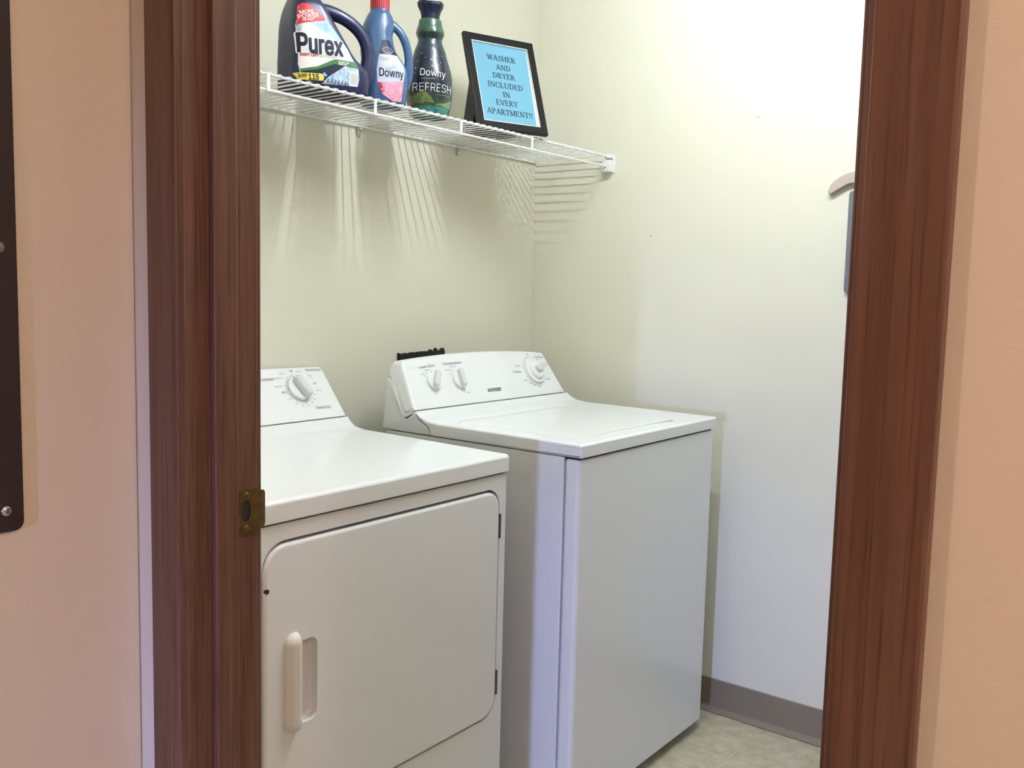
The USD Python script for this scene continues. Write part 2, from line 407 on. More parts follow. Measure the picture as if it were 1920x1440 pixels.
def serif_text(t):
    """Capitals in a plain roman serif, one unit tall, built from strokes."""
    TK, TN = 0.135, 0.06

    def st(x0, y0, x1, y1, w): return LineString([(x0, y0), (x1, y1)]).buffer(w / 2, cap_style=2)
    def ser(x, y, w=0.30): return sbox(x - w / 2, y - (0.04 if y > 0.5 else 0), x + w / 2, y + (0 if y > 0.5 else 0.04))
    def stem(x, w=TK): return [sbox(x - w / 2, 0, x + w / 2, 1), ser(x, 1), ser(x, 0)]
    def ell(cx, cy, a, b): return affinity.scale(Point(cx, cy).buffer(1, 24), a, b)
    def ring(cx, cy, a, b, shift=0.0): return ell(cx, cy, a, b).difference(ell(cx + shift, cy, a - 0.115, b - 0.045))
    def half(cx, y0, y1, a): return ring(cx, (y0 + y1) / 2, a, (y1 - y0) / 2, -0.03).intersection(sbox(cx, -1, 5, 2))
    def glyph(ch):
        if ch == 'A': return [st(0.06, 0, 0.40, 1, TN), st(0.40, 1, 0.76, 0, TK), sbox(0.18, 0.32, 0.62, 0.37), ser(0.06, 0, .26), ser(0.76, 0, .30)], 0.86
        if ch == 'C': return [ring(0.42, 0.5, 0.42, 0.52, 0.03).difference(Polygon([(0.45, 0.5), (1.2, 0.78), (1.2, 0.2)])), sbox(0.72, 0.68, 0.77, 0.98)], 0.84
        if ch == 'D': return stem(0.14) + [half(0.36, 0, 1, 0.44), sbox(0.14, 0.955, 0.37, 1), sbox(0.14, 0, 0.37, 0.045)], 0.86
        if ch == 'E': return stem(0.14) + [sbox(0.14, 0.955, 0.62, 1), sbox(0.14, 0, 0.66, 0.045), sbox(0.14, 0.49, 0.5, 0.54), sbox(0.58, 0.78, 0.62, 1), sbox(0.62, 0, 0.66, 0.24), sbox(0.46, 0.42, 0.5, 0.61)], 0.74
        if ch == 'H': return stem(0.14) + stem(0.72) + [sbox(0.14, 0.49, 0.72, 0.54)], 0.90
        if ch == 'I': return stem(0.15), 0.34
        if ch == 'L': return stem(0.14) + [sbox(0.14, 0, 0.62, 0.045), sbox(0.58, 0, 0.62, 0.26)], 0.70
        if ch == 'M': return stem(0.12, TN) + stem(0.90) + [st(0.12, 1, 0.50, 0.05, TK), st(0.50, 0.05, 0.90, 1, TN)], 1.06
        if ch == 'N': return [sbox(0.11, 0, 0.17, 1), sbox(0.70, 0, 0.76, 1), st(0.12, 1, 0.74, 0, TK), ser(0.14, 0), ser(0.73, 1), ser(0.08, 1, .2)], 0.90
        if ch in 'PR':
            g = stem(0.14) + [half(0.34, 0.46, 1, 0.30), sbox(0.14, 0.955, 0.35, 1), sbox(0.14, 0.46, 0.35, 0.505)]
            return (g + [st(0.36, 0.48, 0.70, 0, TK), ser(0.72, 0, .24)], 0.82) if ch == 'R' else (g, 0.70)
        if ch == 'S':
            P = spline([(0.52, 0.78), (0.44, 0.95), (0.28, 0.985), (0.10, 0.88), (0.13, 0.66), (0.34, 0.52), (0.53, 0.36), (0.52, 0.13), (0.30, 0.02), (0.12, 0.08), (0.05, 0.24)], 40)
            w = 0.05 + 0.085 * np.exp(-((np.linspace(0, 1, 40) - 0.5) / 0.2) ** 2)
            return [LineString(P[k:k + 2]).buffer(w[k] / 2) for k in range(39)] + [sbox(0.50, 0.70, 0.54, 0.98), sbox(0.03, 0.02, 0.07, 0.30)], 0.64
        if ch == 'T': return stem(0.36)[:1] + [ser(0.36, 0), sbox(0.02, 0.955, 0.70, 1), sbox(0.02, 0.74, 0.06, 1), sbox(0.66, 0.74, 0.70, 1)], 0.74
        if ch == 'U': return [sbox(0.07, 0.3, 0.205, 1), sbox(0.69, 0.3, 0.75, 1), ring(0.41, 0.33, 0.34, 0.345, 0.03).intersection(sbox(-1, -1, 2, 0.33)), ser(0.14, 1), ser(0.72, 1, .24)], 0.86
        if ch == 'V': return [st(0.08, 1, 0.42, 0, TK), st(0.42, 0, 0.74, 1, TN), ser(0.08, 1, .28), ser(0.74, 1, .24)], 0.82
        if ch == 'W': return [st(0.06, 1, 0.32, 0, TK), st(0.32, 0, 0.56, 1, TN), st(0.52, 1, 0.80, 0, TK), st(0.80, 0, 1.04, 1, TN), ser(0.08, 1, .26), ser(1.04, 1, .22), ser(0.54, 1, .2)], 1.12
        if ch == 'Y': return [st(0.06, 1, 0.40, 0.46, TK), st(0.40, 0.46, 0.72, 1, TN), sbox(0.33, 0, 0.465, 0.5), ser(0.40, 0), ser(0.08, 1, .28), ser(0.72, 1, .24)], 0.80
        if ch == '!': return [Polygon([(0.10, 1), (0.24, 1), (0.19, 0.27), (0.15, 0.27)]), Point(0.17, 0.075).buffer(0.075)], 0.34
        return [], 0.35
    x, parts = 0.0, []
    for ch in t:
        g, w = glyph(ch)
        parts += [affinity.translate(p, x, 0) for p in g]; x += w + 0.09
    return unary_union(parts)


def words(shapes, surf, edge, m, parent, local=False, label=None):
    for w in shapes: obj('lettering', decal(w, surf, edge), m, parent, local=local, smooth=False, label=label)


# ================================================================== THE SETTING
XR, YB, H = 0.816, 0.746, 2.44            # right wall, back wall, ceiling
XL, XH = -0.985, -1.09                    # room face and hall face of the door wall
YJ0, YJ1 = -0.923, -0.1435                 # door jamb faces (right, left)
YF = -1.90                                # laundry's near side wall
YHL = -0.0375                             # hall's left wall
DH = 2.04                                 # door head


def struct(name, mesh, m, parent=None, smooth=False, **kw):
    return obj(name, mesh, m, parent, smooth=smooth, kind=None if parent else 'structure', **kw)


wb = struct('wall_back', bx(XH, XR + 0.1, YB, YB + 0.1, -0.02, H), PAINT)
wr = struct('wall_right', bx(XR, XR + 0.1, YF - 0.1, YB, -0.02, H), PAINT)
struct('wall_front', bx(XL, XR, YF - 0.1, YF, -0.02, H), PAINT)
# door wall: two faces of different rooms, one body with the opening cut out; hall side carries the rougher paint
_open = bx(-1.2, -0.9, YJ0 - 0.018, YJ1 + 0.018, -0.1, DH + 0.018)
struct('wall_door_side', cut(bx(-1.03, XL, -2.0, YB, -0.02, H), _open), PAINT)
struct('wall_hall_end', cut(bx(XH, -1.03, -2.7, 2.0, -0.02, H), _open), HALLPAINT)
wl = struct('wall_hall_left', rbox(-1.53, XH, YHL, YHL + 0.11, -0.02, H, 0.001, 0.004), HALLPAINT)
struct('wall_hall_rear', bx(-8.1, XH, 2.0, 2.1, -0.02, H), HALLPAINT)
struct('wall_hall_behind', cut(bx(-2.5, -2.4, -2.7, -1.03, -0.02, H), bx(-2.6, -2.3, -0.5, -0.4, 0, 1)), HALLPAINT)
struct('wall_hall_right', bx(-8.1, XH, -2.8, -2.7, -0.02, H), HALLPAINT)
fl = struct('floor', bx(-8.1, XR, -2.8, 2.1, -0.08, -0.0018), GROUT)
struct('ceiling', bx(-8.1, XR + 0.1, -2.8, 2.1, H, H + 0.08), CEIL)
# far end of the hall: wall with a tall narrow sidelight window
struct('wall_far', cut(bx(-8.1, -8.0, -2.7, 2.0, -0.02, H), bx(-8.2, -7.9, -2.085, -1.935, 0.10, 1.46)), HALLPAINT)
w1 = thing('window_1', 'tall narrow sidelight window at the far end of the hall', 'window', (-8.05, -2.01, 0.10), kind='structure')
obj('window_frame', cut(bx(-8.07, -8.03, -2.085, -1.935, 0.10, 1.46), bx(-8.2, -7.9, -2.075, -1.945, 0.112, 1.445)), WOOD, w1, smooth=False)

# floor tiles (laundry): x joints at 0.58, y joints at -0.136
T, g = 0.3025, 0.0030
k = 0
for i in range(-5, 2):
    for j in range(-5, 4):
        x0, x1, y0, y1 = 0.580 + i * T + g, 0.580 + (i + 1) * T - g, -0.136 + j * T + g, -0.136 + (j + 1) * T - g
        x0, x1, y0, y1 = max(x0, XL - 0.04), min(x1, XR), max(y0, YF), min(y1, YB)
        if x1 - x0 < 0.02 or y1 - y0 < 0.02: continue
        dz = float(rng.uniform(-0.0003, 0.0003))
        obj('tile', rbox(x0, x1, y0, y1, -0.0045, dz, 0.0012, 0.003, n=1), TILES[int(rng.integers(3))], fl, smooth=False)

# vinyl cove base
cq = rpoly([(0, 0), (0.016, 0), (0.016, 0.003), (0.0045, 0.016), (0.0045, 0.102), (0, 0.102)], [0, 0.001, 0.001, 0.009, 0.002, 0], 5)
m = prism(cq, YF, YB - 0.001); v = m.vertices.copy()
struct('baseboard_right', trimesh.Trimesh(np.column_stack([XR - v[:, 0], v[:, 2], v[:, 1] + 0.0006]), m.faces[:, ::-1]), COVE, smooth=40)
m = prism(cq, XL, XR - 0.016); v = m.vertices.copy()
struct('baseboard_back', trimesh.Trimesh(np.column_stack([v[:, 2], YB - v[:, 0], v[:, 1] + 0.0006]), m.faces), COVE, smooth=40)

# nail holes and a scuff on the right wall
for (y, z) in ((-0.029, 1.758), (0.300, 1.432)):
    obj('nail_hole', axes(prism(rpoly([(y - .002, z - .002), (y + .002, z - .002), (y + .002, z + .002), (y - .002, z + .002)], 0.0019, 3), XR - 0.0006, XR + 0.001), 'yzx'), WALLSPOT, wr, smooth=False, label='small dark nail hole')

# ---- door trim: casing, jambs, stops
CT = 0.0125                               # casing thickness
cas = rpoly([(0, 0), (0.059, 0), (0.059, 0.011), (0.0565, CT), (0.005, CT - 0.001), (0, CT - 0.003)], [0, 0, 0.001, 0.002, 0.003, 0.002], 4)


def casing(name, ys, sgn, z0, z1, label):
    m = prism(cas, z0, z1); v = m.vertices
    w = trimesh.Trimesh(np.column_stack([XH - v[:, 1], ys + sgn * v[:, 0], v[:, 2]]), m.faces)
    if w.volume < 0: w.invert()
    return struct(name, w, WOOD, smooth=30, label=label)


casing('trim_1', YJ1 + 0.001, 1, 0, DH + 0.06, 'dark wood casing on the left side of the doorway')
casing('trim_2', YJ0 - 0.006, -1, 0, DH + 0.06, 'wide dark wood casing on the right side of the doorway')
struct('trim_3', rbox(XH - CT, XH, YJ0 - 0.065, YJ1 + 0.065, DH + 0.06, DH + 0.12, 0.003), WOOD, smooth=30, label='dark wood casing over the doorway')
j1 = struct('trim_4', rbox(XH, XL, YJ1, YJ1 + 0.018, 0, DH, 0.0018), WOOD, smooth=30, label='left door jamb of dark wood with brass strike plate')
struct('trim_5', rbox(XH, XL, YJ0 - 0.018, YJ0, 0, DH, 0.0018), WOOD, smooth=30, label='right door jamb of dark wood')
struct('trim_6', rbox(XH, XL, YJ0 - 0.018, YJ1 + 0.018, DH, DH + 0.018, 0.0015), WOOD, smooth=30, label='head jamb of dark wood')
SX0, SX1 = -1.056, -1.022
obj('door_stop', rbox(SX0, SX1, YJ1 - 0.011, YJ1, 0, DH - 0.011, 0.0025), WOOD, j1, smooth=30)
struct('trim_7', rbox(SX0, SX1, YJ0, YJ0 + 0.011, 0, DH - 0.011, 0.0025), WOOD, smooth=30, label='stop strip on the right door jamb')
struct('trim_8', rbox(SX0, SX1, YJ0, YJ1, DH - 0.011, DH, 0.0025), WOOD, smooth=30, label='stop strip on the head jamb')
# room-side casing, set back from the jamb edge
struct('trim_9', rbox(XL, XL + CT, YJ1 + 0.008, YJ1 + 0.066, 0, DH + 0.066, 0.003), WOOD, smooth=30, label='room-side casing left of the doorway')
struct('trim_10', rbox(XL, XL + CT, YJ0 - 0.066, YJ0 - 0.008, 0, DH + 0.066, 0.003), WOOD, smooth=30, label='room-side casing right of the doorway')

# strike plate, let into the left jamb, its lip curling past the jamb edge into the room
zc = 0.963
pl = Polygon(rpoly([(-1.021, zc - 0.030), (-0.985, zc - 0.030), (-0.985, zc - 0.024), (-0.974, zc - 0.024), (-0.974, zc + 0.026), (-0.985, zc + 0.026), (-0.985, zc + 0.030), (-1.021, zc + 0.030)], [0.003, 0.001, 0.001, 0.006, 0.006, 0.001, 0.001, 0.003]))
hole = Point(0, 0).buffer(1, 16); hole = affinity.translate(affinity.scale(hole, 0.0068, 0.0145), -1.0045, zc + 0.0015)
sm = trimesh.creation.extrude_polygon(pl.difference(hole), 0.0016, engine='earcut')
v = sm.vertices; sv = np.column_stack([v[:, 0], YJ1 - 0.0017 + v[:, 2], v[:, 1]])
sm = trimesh.Trimesh(sv, sm.faces)
sm.vertices, sm.faces = trimesh.remesh.subdivide_to_size(sm.vertices, sm.faces, 0.004, max_iter=10)
vv = sm.vertices.copy(); b = np.clip(vv[:, 0] + 0.985, 0, None); vv[:, 1] += b * b * 9.0; sm = trimesh.Trimesh(vv, sm.faces)
if sm.volume < 0: sm.invert()
sp = obj('strike_plate', sm, BRASS, j1, smooth=30, label='worn brass strike plate')
obj('latch_hole', axes(prism(np.array(hole.exterior.coords)[:-1], YJ1 - 0.0004, YJ1 + 0.006), 'xzy'), DARKGAP, sp, smooth=False)
for z in (zc - 0.0215, zc + 0.0225):
    s = trimesh.creation.uv_sphere(0.0042, count=[8, 14]); s.apply_scale([1, 0.35, 1]); s.apply_translation([-1.0045, YJ1 - 0.0017, z]); obj('screw', s, BRASS, sp, smooth=True)

# the laundry door, swung fully open along the near side of the room
dr = struct('door_1', rbox(XL + 0.002, -0.215, YJ0 - 0.046, YJ0 - 0.011, 0.012, DH - 0.006, 0.002), WOOD, smooth=30, label='dark wood laundry door swung open against the near side')
obj('door_knob', fuse(axes(prism(rpoly([(-.285, .935), (-.225, .935), (-.225, .995), (-.285, .995)], 0.0298, 6), YJ0 - 0.012, YJ0 - 0.004, 0.002), 'xzy'), trimesh.creation.cylinder(0.010, 0.05, sections=20, transform=trimesh.transformations.rotation_matrix(math.pi / 2, [1, 0, 0]) @ np.eye(4)).apply_translation([-.255, YJ0 + 0.012, .965])), BRASS, dr, smooth=40)

# lamps
def floor_lamp(d):
    x, y, z = d['pos']
    t = thing('floor_lamp', 'warm bare-bulb floor lamp in the room left of the hall', 'floor lamp', (x, y, 0))
    obj('base', trimesh.creation.cylinder(0.13, 0.02, sections=36).apply_translation([x, y, 0.010]), PANELBROWN, t)
    obj('pole', trimesh.creation.cylinder(0.011, z - d['radius'] - 0.06, sections=16).apply_translation([x, y, (z - d['radius'] - 0.06) / 2 + 0.015]), BRASS, t)
    obj('socket', trimesh.creation.cylinder(0.018, 0.045, sections=20).apply_translation([x, y, z - d['radius'] - 0.03]), BRASS, t)
    l = sphere_light(str(t.GetPath()) + '/bulb', d); l.AddTranslateOp().Set(Gf.Vec3d(0, 0, z))


floor_lamp(HALL_LAMP)


def ceiling_bulb(d):
    x, y, z = d['pos']
    t = thing('ceiling_light', 'warm bare-bulb ceiling light at the right end of the hall', 'ceiling lamp', (x, y, H))
    obj('base', trimesh.creation.cylinder(0.06, 0.02, sections=36).apply_translation([x, y, H - 0.010]), PLASTIC, t)
    obj('socket', trimesh.creation.cylinder(0.02, H - 0.02 - z - d['radius'], sections=20).apply_translation([x, y, (H - 0.02 + z + d['radius']) / 2]), PLASTIC, t)
    l = sphere_light(str(t.GetPath()) + '/bulb', d); l.AddTranslateOp().Set(Gf.Vec3d(0, 0, z - H))


ceiling_bulb(HALL_LAMP_2)


def tube_lamp(d):
    x, y0, y1, z, r = d['x'], d['y0'], d['y1'], d['z'], d['radius']
    t = thing('ceiling_light', 'bare fluorescent tube ceiling light of the laundry room', 'ceiling lamp', (x, (y0 + y1) / 2, H))
    glow = usdkit.material(stage, '/World/Looks/tube_glow', {'e': ('emission', dict(color=d['color'], strength=d['strength']))}, [], surface='e.emission')
    obj('housing', rbox(x - 0.035, x + 0.035, y0 - 0.03, y1 + 0.03, H - 0.045, H, 0.004), PLASTIC, t)
    obj('tube', tube([(x, y0, z), (x, (y0 + y1) / 2, z), (x, y1, z)], r, 10), glow, t, smooth=60)
    for y in (y0, y1):
        obj('lamp_holder', rbox(x - 0.018, x + 0.018, y - 0.008, y + 0.008, z - 0.018, H - 0.044, 0.002), PLASTIC, t)


tube_lamp(LAUNDRY_LAMP)

# ================================================================== THE WASHER
WX0, WX1, WW = 0.0, 0.686, 0.686
ws = thing('washing_machine', 'white top-loading washing machine beside the right wall, its lid closed', 'washing machine', (0.343, 0.31, 0))


def console_taper(m, x0, x1, z0, z1, taper, crown):
    v = m.vertices.copy(); k = np.clip((v[:, 2] - z0) / (z1 - z0), 0, 1); xm, hw = (x0 + x1) / 2, (x1 - x0) / 2
    u = (v[:, 0] - xm) / hw
    v[:, 0] = xm + (v[:, 0] - xm) * (1 - taper * k / hw)
    v[:, 2] += crown * k * (1 - u * u)
    return trimesh.Trimesh(v, m.faces, process=False)


def side_profile(pts, rad, x0, x1, r, mids=0, n=4):
    return axes(prism(rpoly(pts, rad, n), x0, x1, r, 4, mids), 'yzx')


# cabinet and wrap-around front panel
obj('cabinet', rbox(0.001, 0.685, 0.0445, 0.612, 0.032, 0.8825, 0.003), ENAMEL, ws)
fpm = rbox(0.0, 0.686, 0.0, 0.043, 0.030, 0.8795, 0.006, 0.012, n=4)
obj('front_panel', fpm, ENAMEL, ws)
obj('seal', rbox(0.008, 0.678, 0.006, 0.60, 0.874, 0.886, 0.001), DARKGAP, ws, smooth=False, label='dark gap under the top panel')
for x in (0.05, 0.636):
    for y in (0.06, 0.56):
        obj('levelling_foot', trimesh.creation.cylinder(0.018, 0.034, sections=18).apply_translation([x, y, 0.017]), DARKGAP, ws)
# top panel, sweeping up to the console
tp = side_profile([(-0.005, 0.8845), (0.450, 0.8845), (0.461, 0.905), (0.490, 0.9215), (0.5065, 0.938), (0.5068, 0.9425), (0.488, 0.9315), (0.466, 0.9225), (0.430, 0.9185), (0.0, 0.9165), (-0.005, 0.9125)],
                  [0.003, 0.001, 0.006, 0.006, 0.001, 0.001, 0.02, 0.03, 0.03, 0.006, 0.004], -0.003, 0.689, 0.005, 0)
LX0, LX1, LY0, LY1 = 0.056, 0.528, 0.050, 0.415
basin = rbox(LX0, LX1, LY0, LY1, 0.9105, 0.96, 0.0005, 0.012)
slot = prism(rpoly([(0.405, 0.052), (0.516, 0.0375), (0.528, 0.0405), (0.526, 0.06), (0.41, 0.06)], [0.002, 0.004, 0.003, 0.002, 0.002], 4), 0.902, 0.96)
obj('top_panel', cut(tp, basin, slot), ENAMEL, ws, smooth=30)
obj('lid', rbox(LX0 + 0.0024, LX1 - 0.0012, LY0 + 0.0024, LY1 - 0.0012, 0.9106, 0.9180, 0.0014, 0.010), ENAMEL, ws)
# rear base and console
obj('rear_base', console_taper(side_profile([(0.4525, 0.8845), (0.626, 0.8845), (0.626, 1.020), (0.606, 1.013), (0.591, 0.998), (0.5745, 0.969), (0.551, 0.9305), (0.538, 0.9225), (0.512, 0.9405), (0.4965, 0.9215), (0.4675, 0.9055)],
                              [0.002, 0.003, 0.002, 0.01, 0.012, 0.02, 0.010, 0.006, 0.002, 0.012, 0.012], 0.0, 0.686, 0.004), 0.0, 0.686, 0.945, 1.0627, 0.026, 0.0), PLASTIC, ws)
WF0, WF1 = np.array([0.5105, 0.9435]), np.array([0.583, 1.062])
con = side_profile([(0.5105, 0.9440), (0.5165, 0.9400), (0.5385, 0.9245), (0.5495, 0.9330), (0.573, 0.9715), (0.5895, 1.0005), (0.605, 1.0155), (0.627, 1.0225), (0.629, 1.050), (0.613, 1.0625), (0.5833, 1.0627)],
                   [0.0012, 0.001, 0.005, 0.010, 0.02, 0.012, 0.01, 0.002, 0.010, 0.006, 0.010], 0.0, 0.686, 0.010, 24)
con = console_taper(con, 0.0, 0.686, 0.945, 1.0627, 0.026, 0.013)
wc = obj('console', con, PLASTIC, ws, smooth=40)


class Face:
    """Flat control panel of a console: x along, s up the slope from the seam, h out of it."""
    def __init__(self, p0, p1, crown=None):
        self.crown = crown; self.p0 = np.array(p0, float); t = np.subtract(p1, p0); self.L = np.linalg.norm(t); self.t = t / self.L; self.n = np.array([-self.t[1], self.t[0]])

    def at(self, x, s, h):
        x, s, h = np.broadcast_arrays(np.asarray(x, float), s, h); q = self.p0 + s[..., None] * self.t + h[..., None] * self.n
        z = q[..., 1]
        if self.crown:                    # the panel bulges upwards in its middle, as its console does
            x0, x1, z0, z1, c = self.crown
            zf = self.p0[1] + s * self.t[1]
            z = z + c * np.clip((zf - z0) / (z1 - z0), 0, 1) * (1 - ((x - (x0 + x1) / 2) / ((x1 - x0) / 2)) ** 2)
        return np.stack([x, q[..., 0], z], -1)

    def surf(self, h): return lambda u, v: self.at(u, v, h)

    def place(self, m, x, s):
        v = m.vertices; o = trimesh.Trimesh(self.at(x + v[:, 0], s + v[:, 1], v[:, 2]), m.faces.copy(), process=False)
        if o.volume < 0: o.invert()
        return o


def dial(r, h, bevel=0.003):
    q = np.array([(r * math.cos(t), r * math.sin(t)) for t in np.arange(40) * 2 * math.pi / 40])
    return prism(q, -0.001, h, 0, 4, 0, bevel)


def grip(L, w0, w1, h, z0, ang, shift=0.0):
    """Raised finger grip of a knob, rounded, long axis turned by ang (radians from +x)."""
    q = rpoly([(-L + shift, -w0), (L + shift, -w1), (L + shift, w1), (-L + shift, w0)], [w0 * 0.9, w1 * 0.9, w1 * 0.9, w0 * 0.9], 6)
    m = prism(q, z0, z0 + h, 0, 4, 0, min(w0, w1) * 0.6)
    m.apply_transform(trimesh.transformations.rotation_matrix(ang, [0, 0, 1])); return m


WF = Face(WF0, WF1, (0.0, 0.686, 0.945, 1.0627, 0.013))
for (x, s, ang) in ((0.110, 0.070, 0.95), (0.211, 0.067, 1.45)):
    kb = obj('knob', WF.place(dial(0.0235, 0.010), x, s), PLASTIC, ws, smooth=40)
    obj('grip', WF.place(grip(0.024, 0.009, 0.0065, 0.016, 0.009, ang, 0.002), x, s), KNOBGREY, kb, smooth=40)
kb = obj('timer_dial', WF.place(dial(0.040, 0.009), 0.568, 0.076), PLASTIC, ws, smooth=40)
obj('dial_ring', WF.place(cut(dial(0.047, 0.0012, 0.0005), dial(0.0405, 0.02, 0.0005)), 0.568, 0.076), KNOBGREY, kb, smooth=40)
obj('hub', WF.place(dial(0.027, 0.020, 0.006), 0.568, 0.074), PLASTIC, kb, smooth=40)
obj('grip', WF.place(grip(0.027, 0.010, 0.0055, 0.018, 0.016, 0.25, 0.010), 0.570, 0.076), KNOBGREY, kb, smooth=40)


def ticks(cx, cy, r0, r1, degs, w=0.0012):
    return [LineString([(cx + r0 * math.cos(math.radians(d)), cy + r0 * math.sin(math.radians(d))), (cx + r1 * math.cos(math.radians(d)), cy + r1 * math.sin(math.radians(d)))]).buffer(w / 2, cap_style=2) for d in degs]


pr = [put_text('Load Size', (0.078, 0.1125), (0.139, 0.1125), 0.0068), put_text('Temperature', (0.172, 0.1125), (0.250, 0.1125), 0.0068),
      put_text('Cottons', (0.603, 0.1185), (0.645, 0.1185), 0.0065), put_text('Casuals', (0.462, 0.073), (0.505, 0.073), 0.0065)]
words(pr, WF.surf(0.0009), 0.012, INKGREY, wc)
sm_ = [put_text('Small', (0.074, 0.0945), (0.089, 0.0945), 0.0036), put_text('Medium', (0.096, 0.1035), (0.114, 0.1035), 0.0036), put_text('Large', (0.131, 0.0985), (0.146, 0.0985), 0.0036),
       put_text('Hot Cold', (0.172, 0.0965), (0.194, 0.0965), 0.0034), put_text('Warm Cold', (0.196, 0.1045), (0.222, 0.1045), 0.0034), put_text('Cold', (0.226, 0.029), (0.240, 0.029), 0.0034),
       put_text('Off', (0.566, 0.1275), (0.574, 0.1275), 0.0044, True), put_text('Regular', (0.488, 0.093), (0.512, 0.093), 0.0034), put_text('Light', (0.604, 0.112), (0.616, 0.112), 0.0034),
       put_text('Rinse', (0.502, 0.046), (0.520, 0.046), 0.0034), put_text('Wash', (0.520, 0.037), (0.536, 0.037), 0.0034), put_text('Spin', (0.536, 0.030), (0.548, 0.030), 0.0034),
       put_text('Off', (0.560, 0.0235), (0.568, 0.0235), 0.0044, True), put_text('Soak', (0.614, 0.046), (0.634, 0.046), 0.0034)]
sm_ += ticks(0.110, 0.070, 0.026, 0.033, (138, 112, 74, 52)) + ticks(0.211, 0.067, 0.026, 0.033, (140, 112, 60, -70)) + ticks(0.568, 0.076, 0.0475, 0.050, (90, 60, 165, 200, 215, 230, 245, 262, 320, 20))
obj('dial_marks', decal(unary_union(sm_), WF.surf(0.0009), 0.012), INKGREY, wc, smooth=False, label='fine printed dial marks', kind='stuff')
obj('lettering', decal(put_text('HOTPOINT', (0.317, 0.0255), (0.379, 0.0255), 0.0088, True, 0.0002), WF.surf(0.0009), 0.012), INKDARK, wc, smooth=False, label='dark printed maker name')

# ================================================================== THE DRYER
DX0, DX1, DY = -0.800, -0.110, 0.120
dy = thing('clothes_dryer', 'white clothes dryer with side-hinged front door, just inside the doorway', 'clothes dryer', (-0.455, 0.43, 0))
DF0, DF1 = np.array([0.6415, 0.9275]), np.array([0.7215, 1.0440])
obj('cabinet', rbox(DX0 + 0.001, DX1 - 0.001, DY + 0.030, 0.738, 0.032, 0.8535, 0.003), ENAMEL, dy)
DR = dict(x0=-0.775, x1=-0.1385, z0=0.304, z1=0.8165)
dcut = axes(prism(rpoly([(DR['x0'] - 0.003, DR['z0'] - 0.003), (DR['x1'] + 0.003, DR['z0'] - 0.003), (DR['x1'] + 0.003, DR['z1'] + 0.006), (DR['x0'] - 0.003, DR['z1'] + 0.006)], [0.05, 0.05, 0.042, 0.05], 10), DY - 0.02, DY + 0.06), 'xzy')
fr = rbox(DX0, DX1, DY, DY + 0.029, 0.030, 0.8515, 0.004, 0.005)
obj('front_panel', cut(fr, dcut), ENAMEL, dy, smooth=30)
dq = rpoly([(DR['x0'], DR['z0']), (DR['x1'], DR['z0']), (DR['x1'], DR['z1']), (DR['x0'], DR['z1'])], [0.047, 0.047, 0.039, 0.047], 10)
dm = axes(prism(dq, DY - 0.004, DY + 0.0285, 0.007, 5, 0, 0.001), 'xzy')
hz0, hz1 = 0.476, 0.656
pocket = axes(prism(rpoly([(-0.724, hz0 + 0.008), (-0.659, hz0 + 0.008), (-0.659, hz1 - 0.020), (-0.724, hz1 - 0.020)], 0.016, 8), DY - 0.02, DY + 0.016, 0, 4, 0, 0.008), 'xzy')
dd = obj('door', cut(dm, pocket), ENAMEL, dy, smooth=30)
hq = rpoly([(-0.734, 0.006), (-0.707, 0.006), (-0.707, -0.0165), (-0.714, -0.0185), (-0.725, -0.0160), (-0.733, -0.007)], [0.001, 0.001, 0.0015, 0.008, 0.012, 0.008], 6)
hm = prism(hq, hz0, hz1, 0.0, 4, 90); v = hm.vertices.copy()      # (x, depth, z): ends rolled down to the door
e = np.minimum(v[:, 2] - hz0, hz1 - v[:, 2]); fac = np.sqrt(np.clip(1 - (1 - np.clip(e / 0.020, 0, 1)) ** 2, 0.0, 1))
v[:, 1] = np.where(v[:, 1] < 0, v[:, 1] * fac, v[:, 1]); v[:, 0] += (1 - fac) * 0.022 * np.clip((-0.707 - v[:, 0]) / 0.027, 0, 1)
hm = trimesh.Trimesh(np.column_stack([v[:, 0], DY - 0.004 + v[:, 1], v[:, 2]]), hm.faces, process=False)
if hm.volume < 0: hm.invert()
obj('handle', hm, HANDLEP, dd, smooth=50, label='bulging white pull handle')
obj('latch_hole', trimesh.creation.cylinder(0.0042, 0.006, sections=14, transform=trimesh.transformations.rotation_matrix(math.pi / 2, [1, 0, 0])).apply_translation([-0.7700, DY - 0.0025, 0.742]), DARKGAP, dd)
for z0, z1 in ((0.709, 0.763), (0.349, 0.404)):
    obj('hinge', fuse(trimesh.creation.cylinder(0.0042, z1 - z0, sections=14).apply_translation([-0.1365, DY - 0.001, (z0 + z1) / 2]), bx(-0.1395, -0.1345, DY - 0.003, DY + 0.02, z0 + 0.004, z1 - 0.004)), HINGE, dy)
obj('seal', rbox(DX0 + 0.006, DX1 - 0.004, DY + 0.006, 0.70, 0.850, 0.857, 0.0005), DARKGAP, dy, smooth=False, label='dark gap under the top panel')
for x in (DX0 + 0.05, DX1 - 0.05):
    for y in (DY + 0.06, 0.68):
        obj('levelling_foot', trimesh.creation.cylinder(0.018, 0.034, sections=18).apply_translation([x, y, 0.017]), DARKGAP, dy)
obj('top_panel', side_profile([(DY - 0.006, 0.8555), (0.612, 0.8555), (0.630, 0.905), (0.6405, 0.922), (0.6408, 0.9265), (0.628, 0.9155), (0.610, 0.9045), (0.575, 0.8995), (DY, 0.8945), (DY - 0.006, 0.889)],
                              [0.003, 0.001, 0.004, 0.001, 0.001, 0.015, 0.02, 0.03, 0.008, 0.006], DX0 - 0.002, DX1 + 0.002, 0.007), ENAMEL, dy)
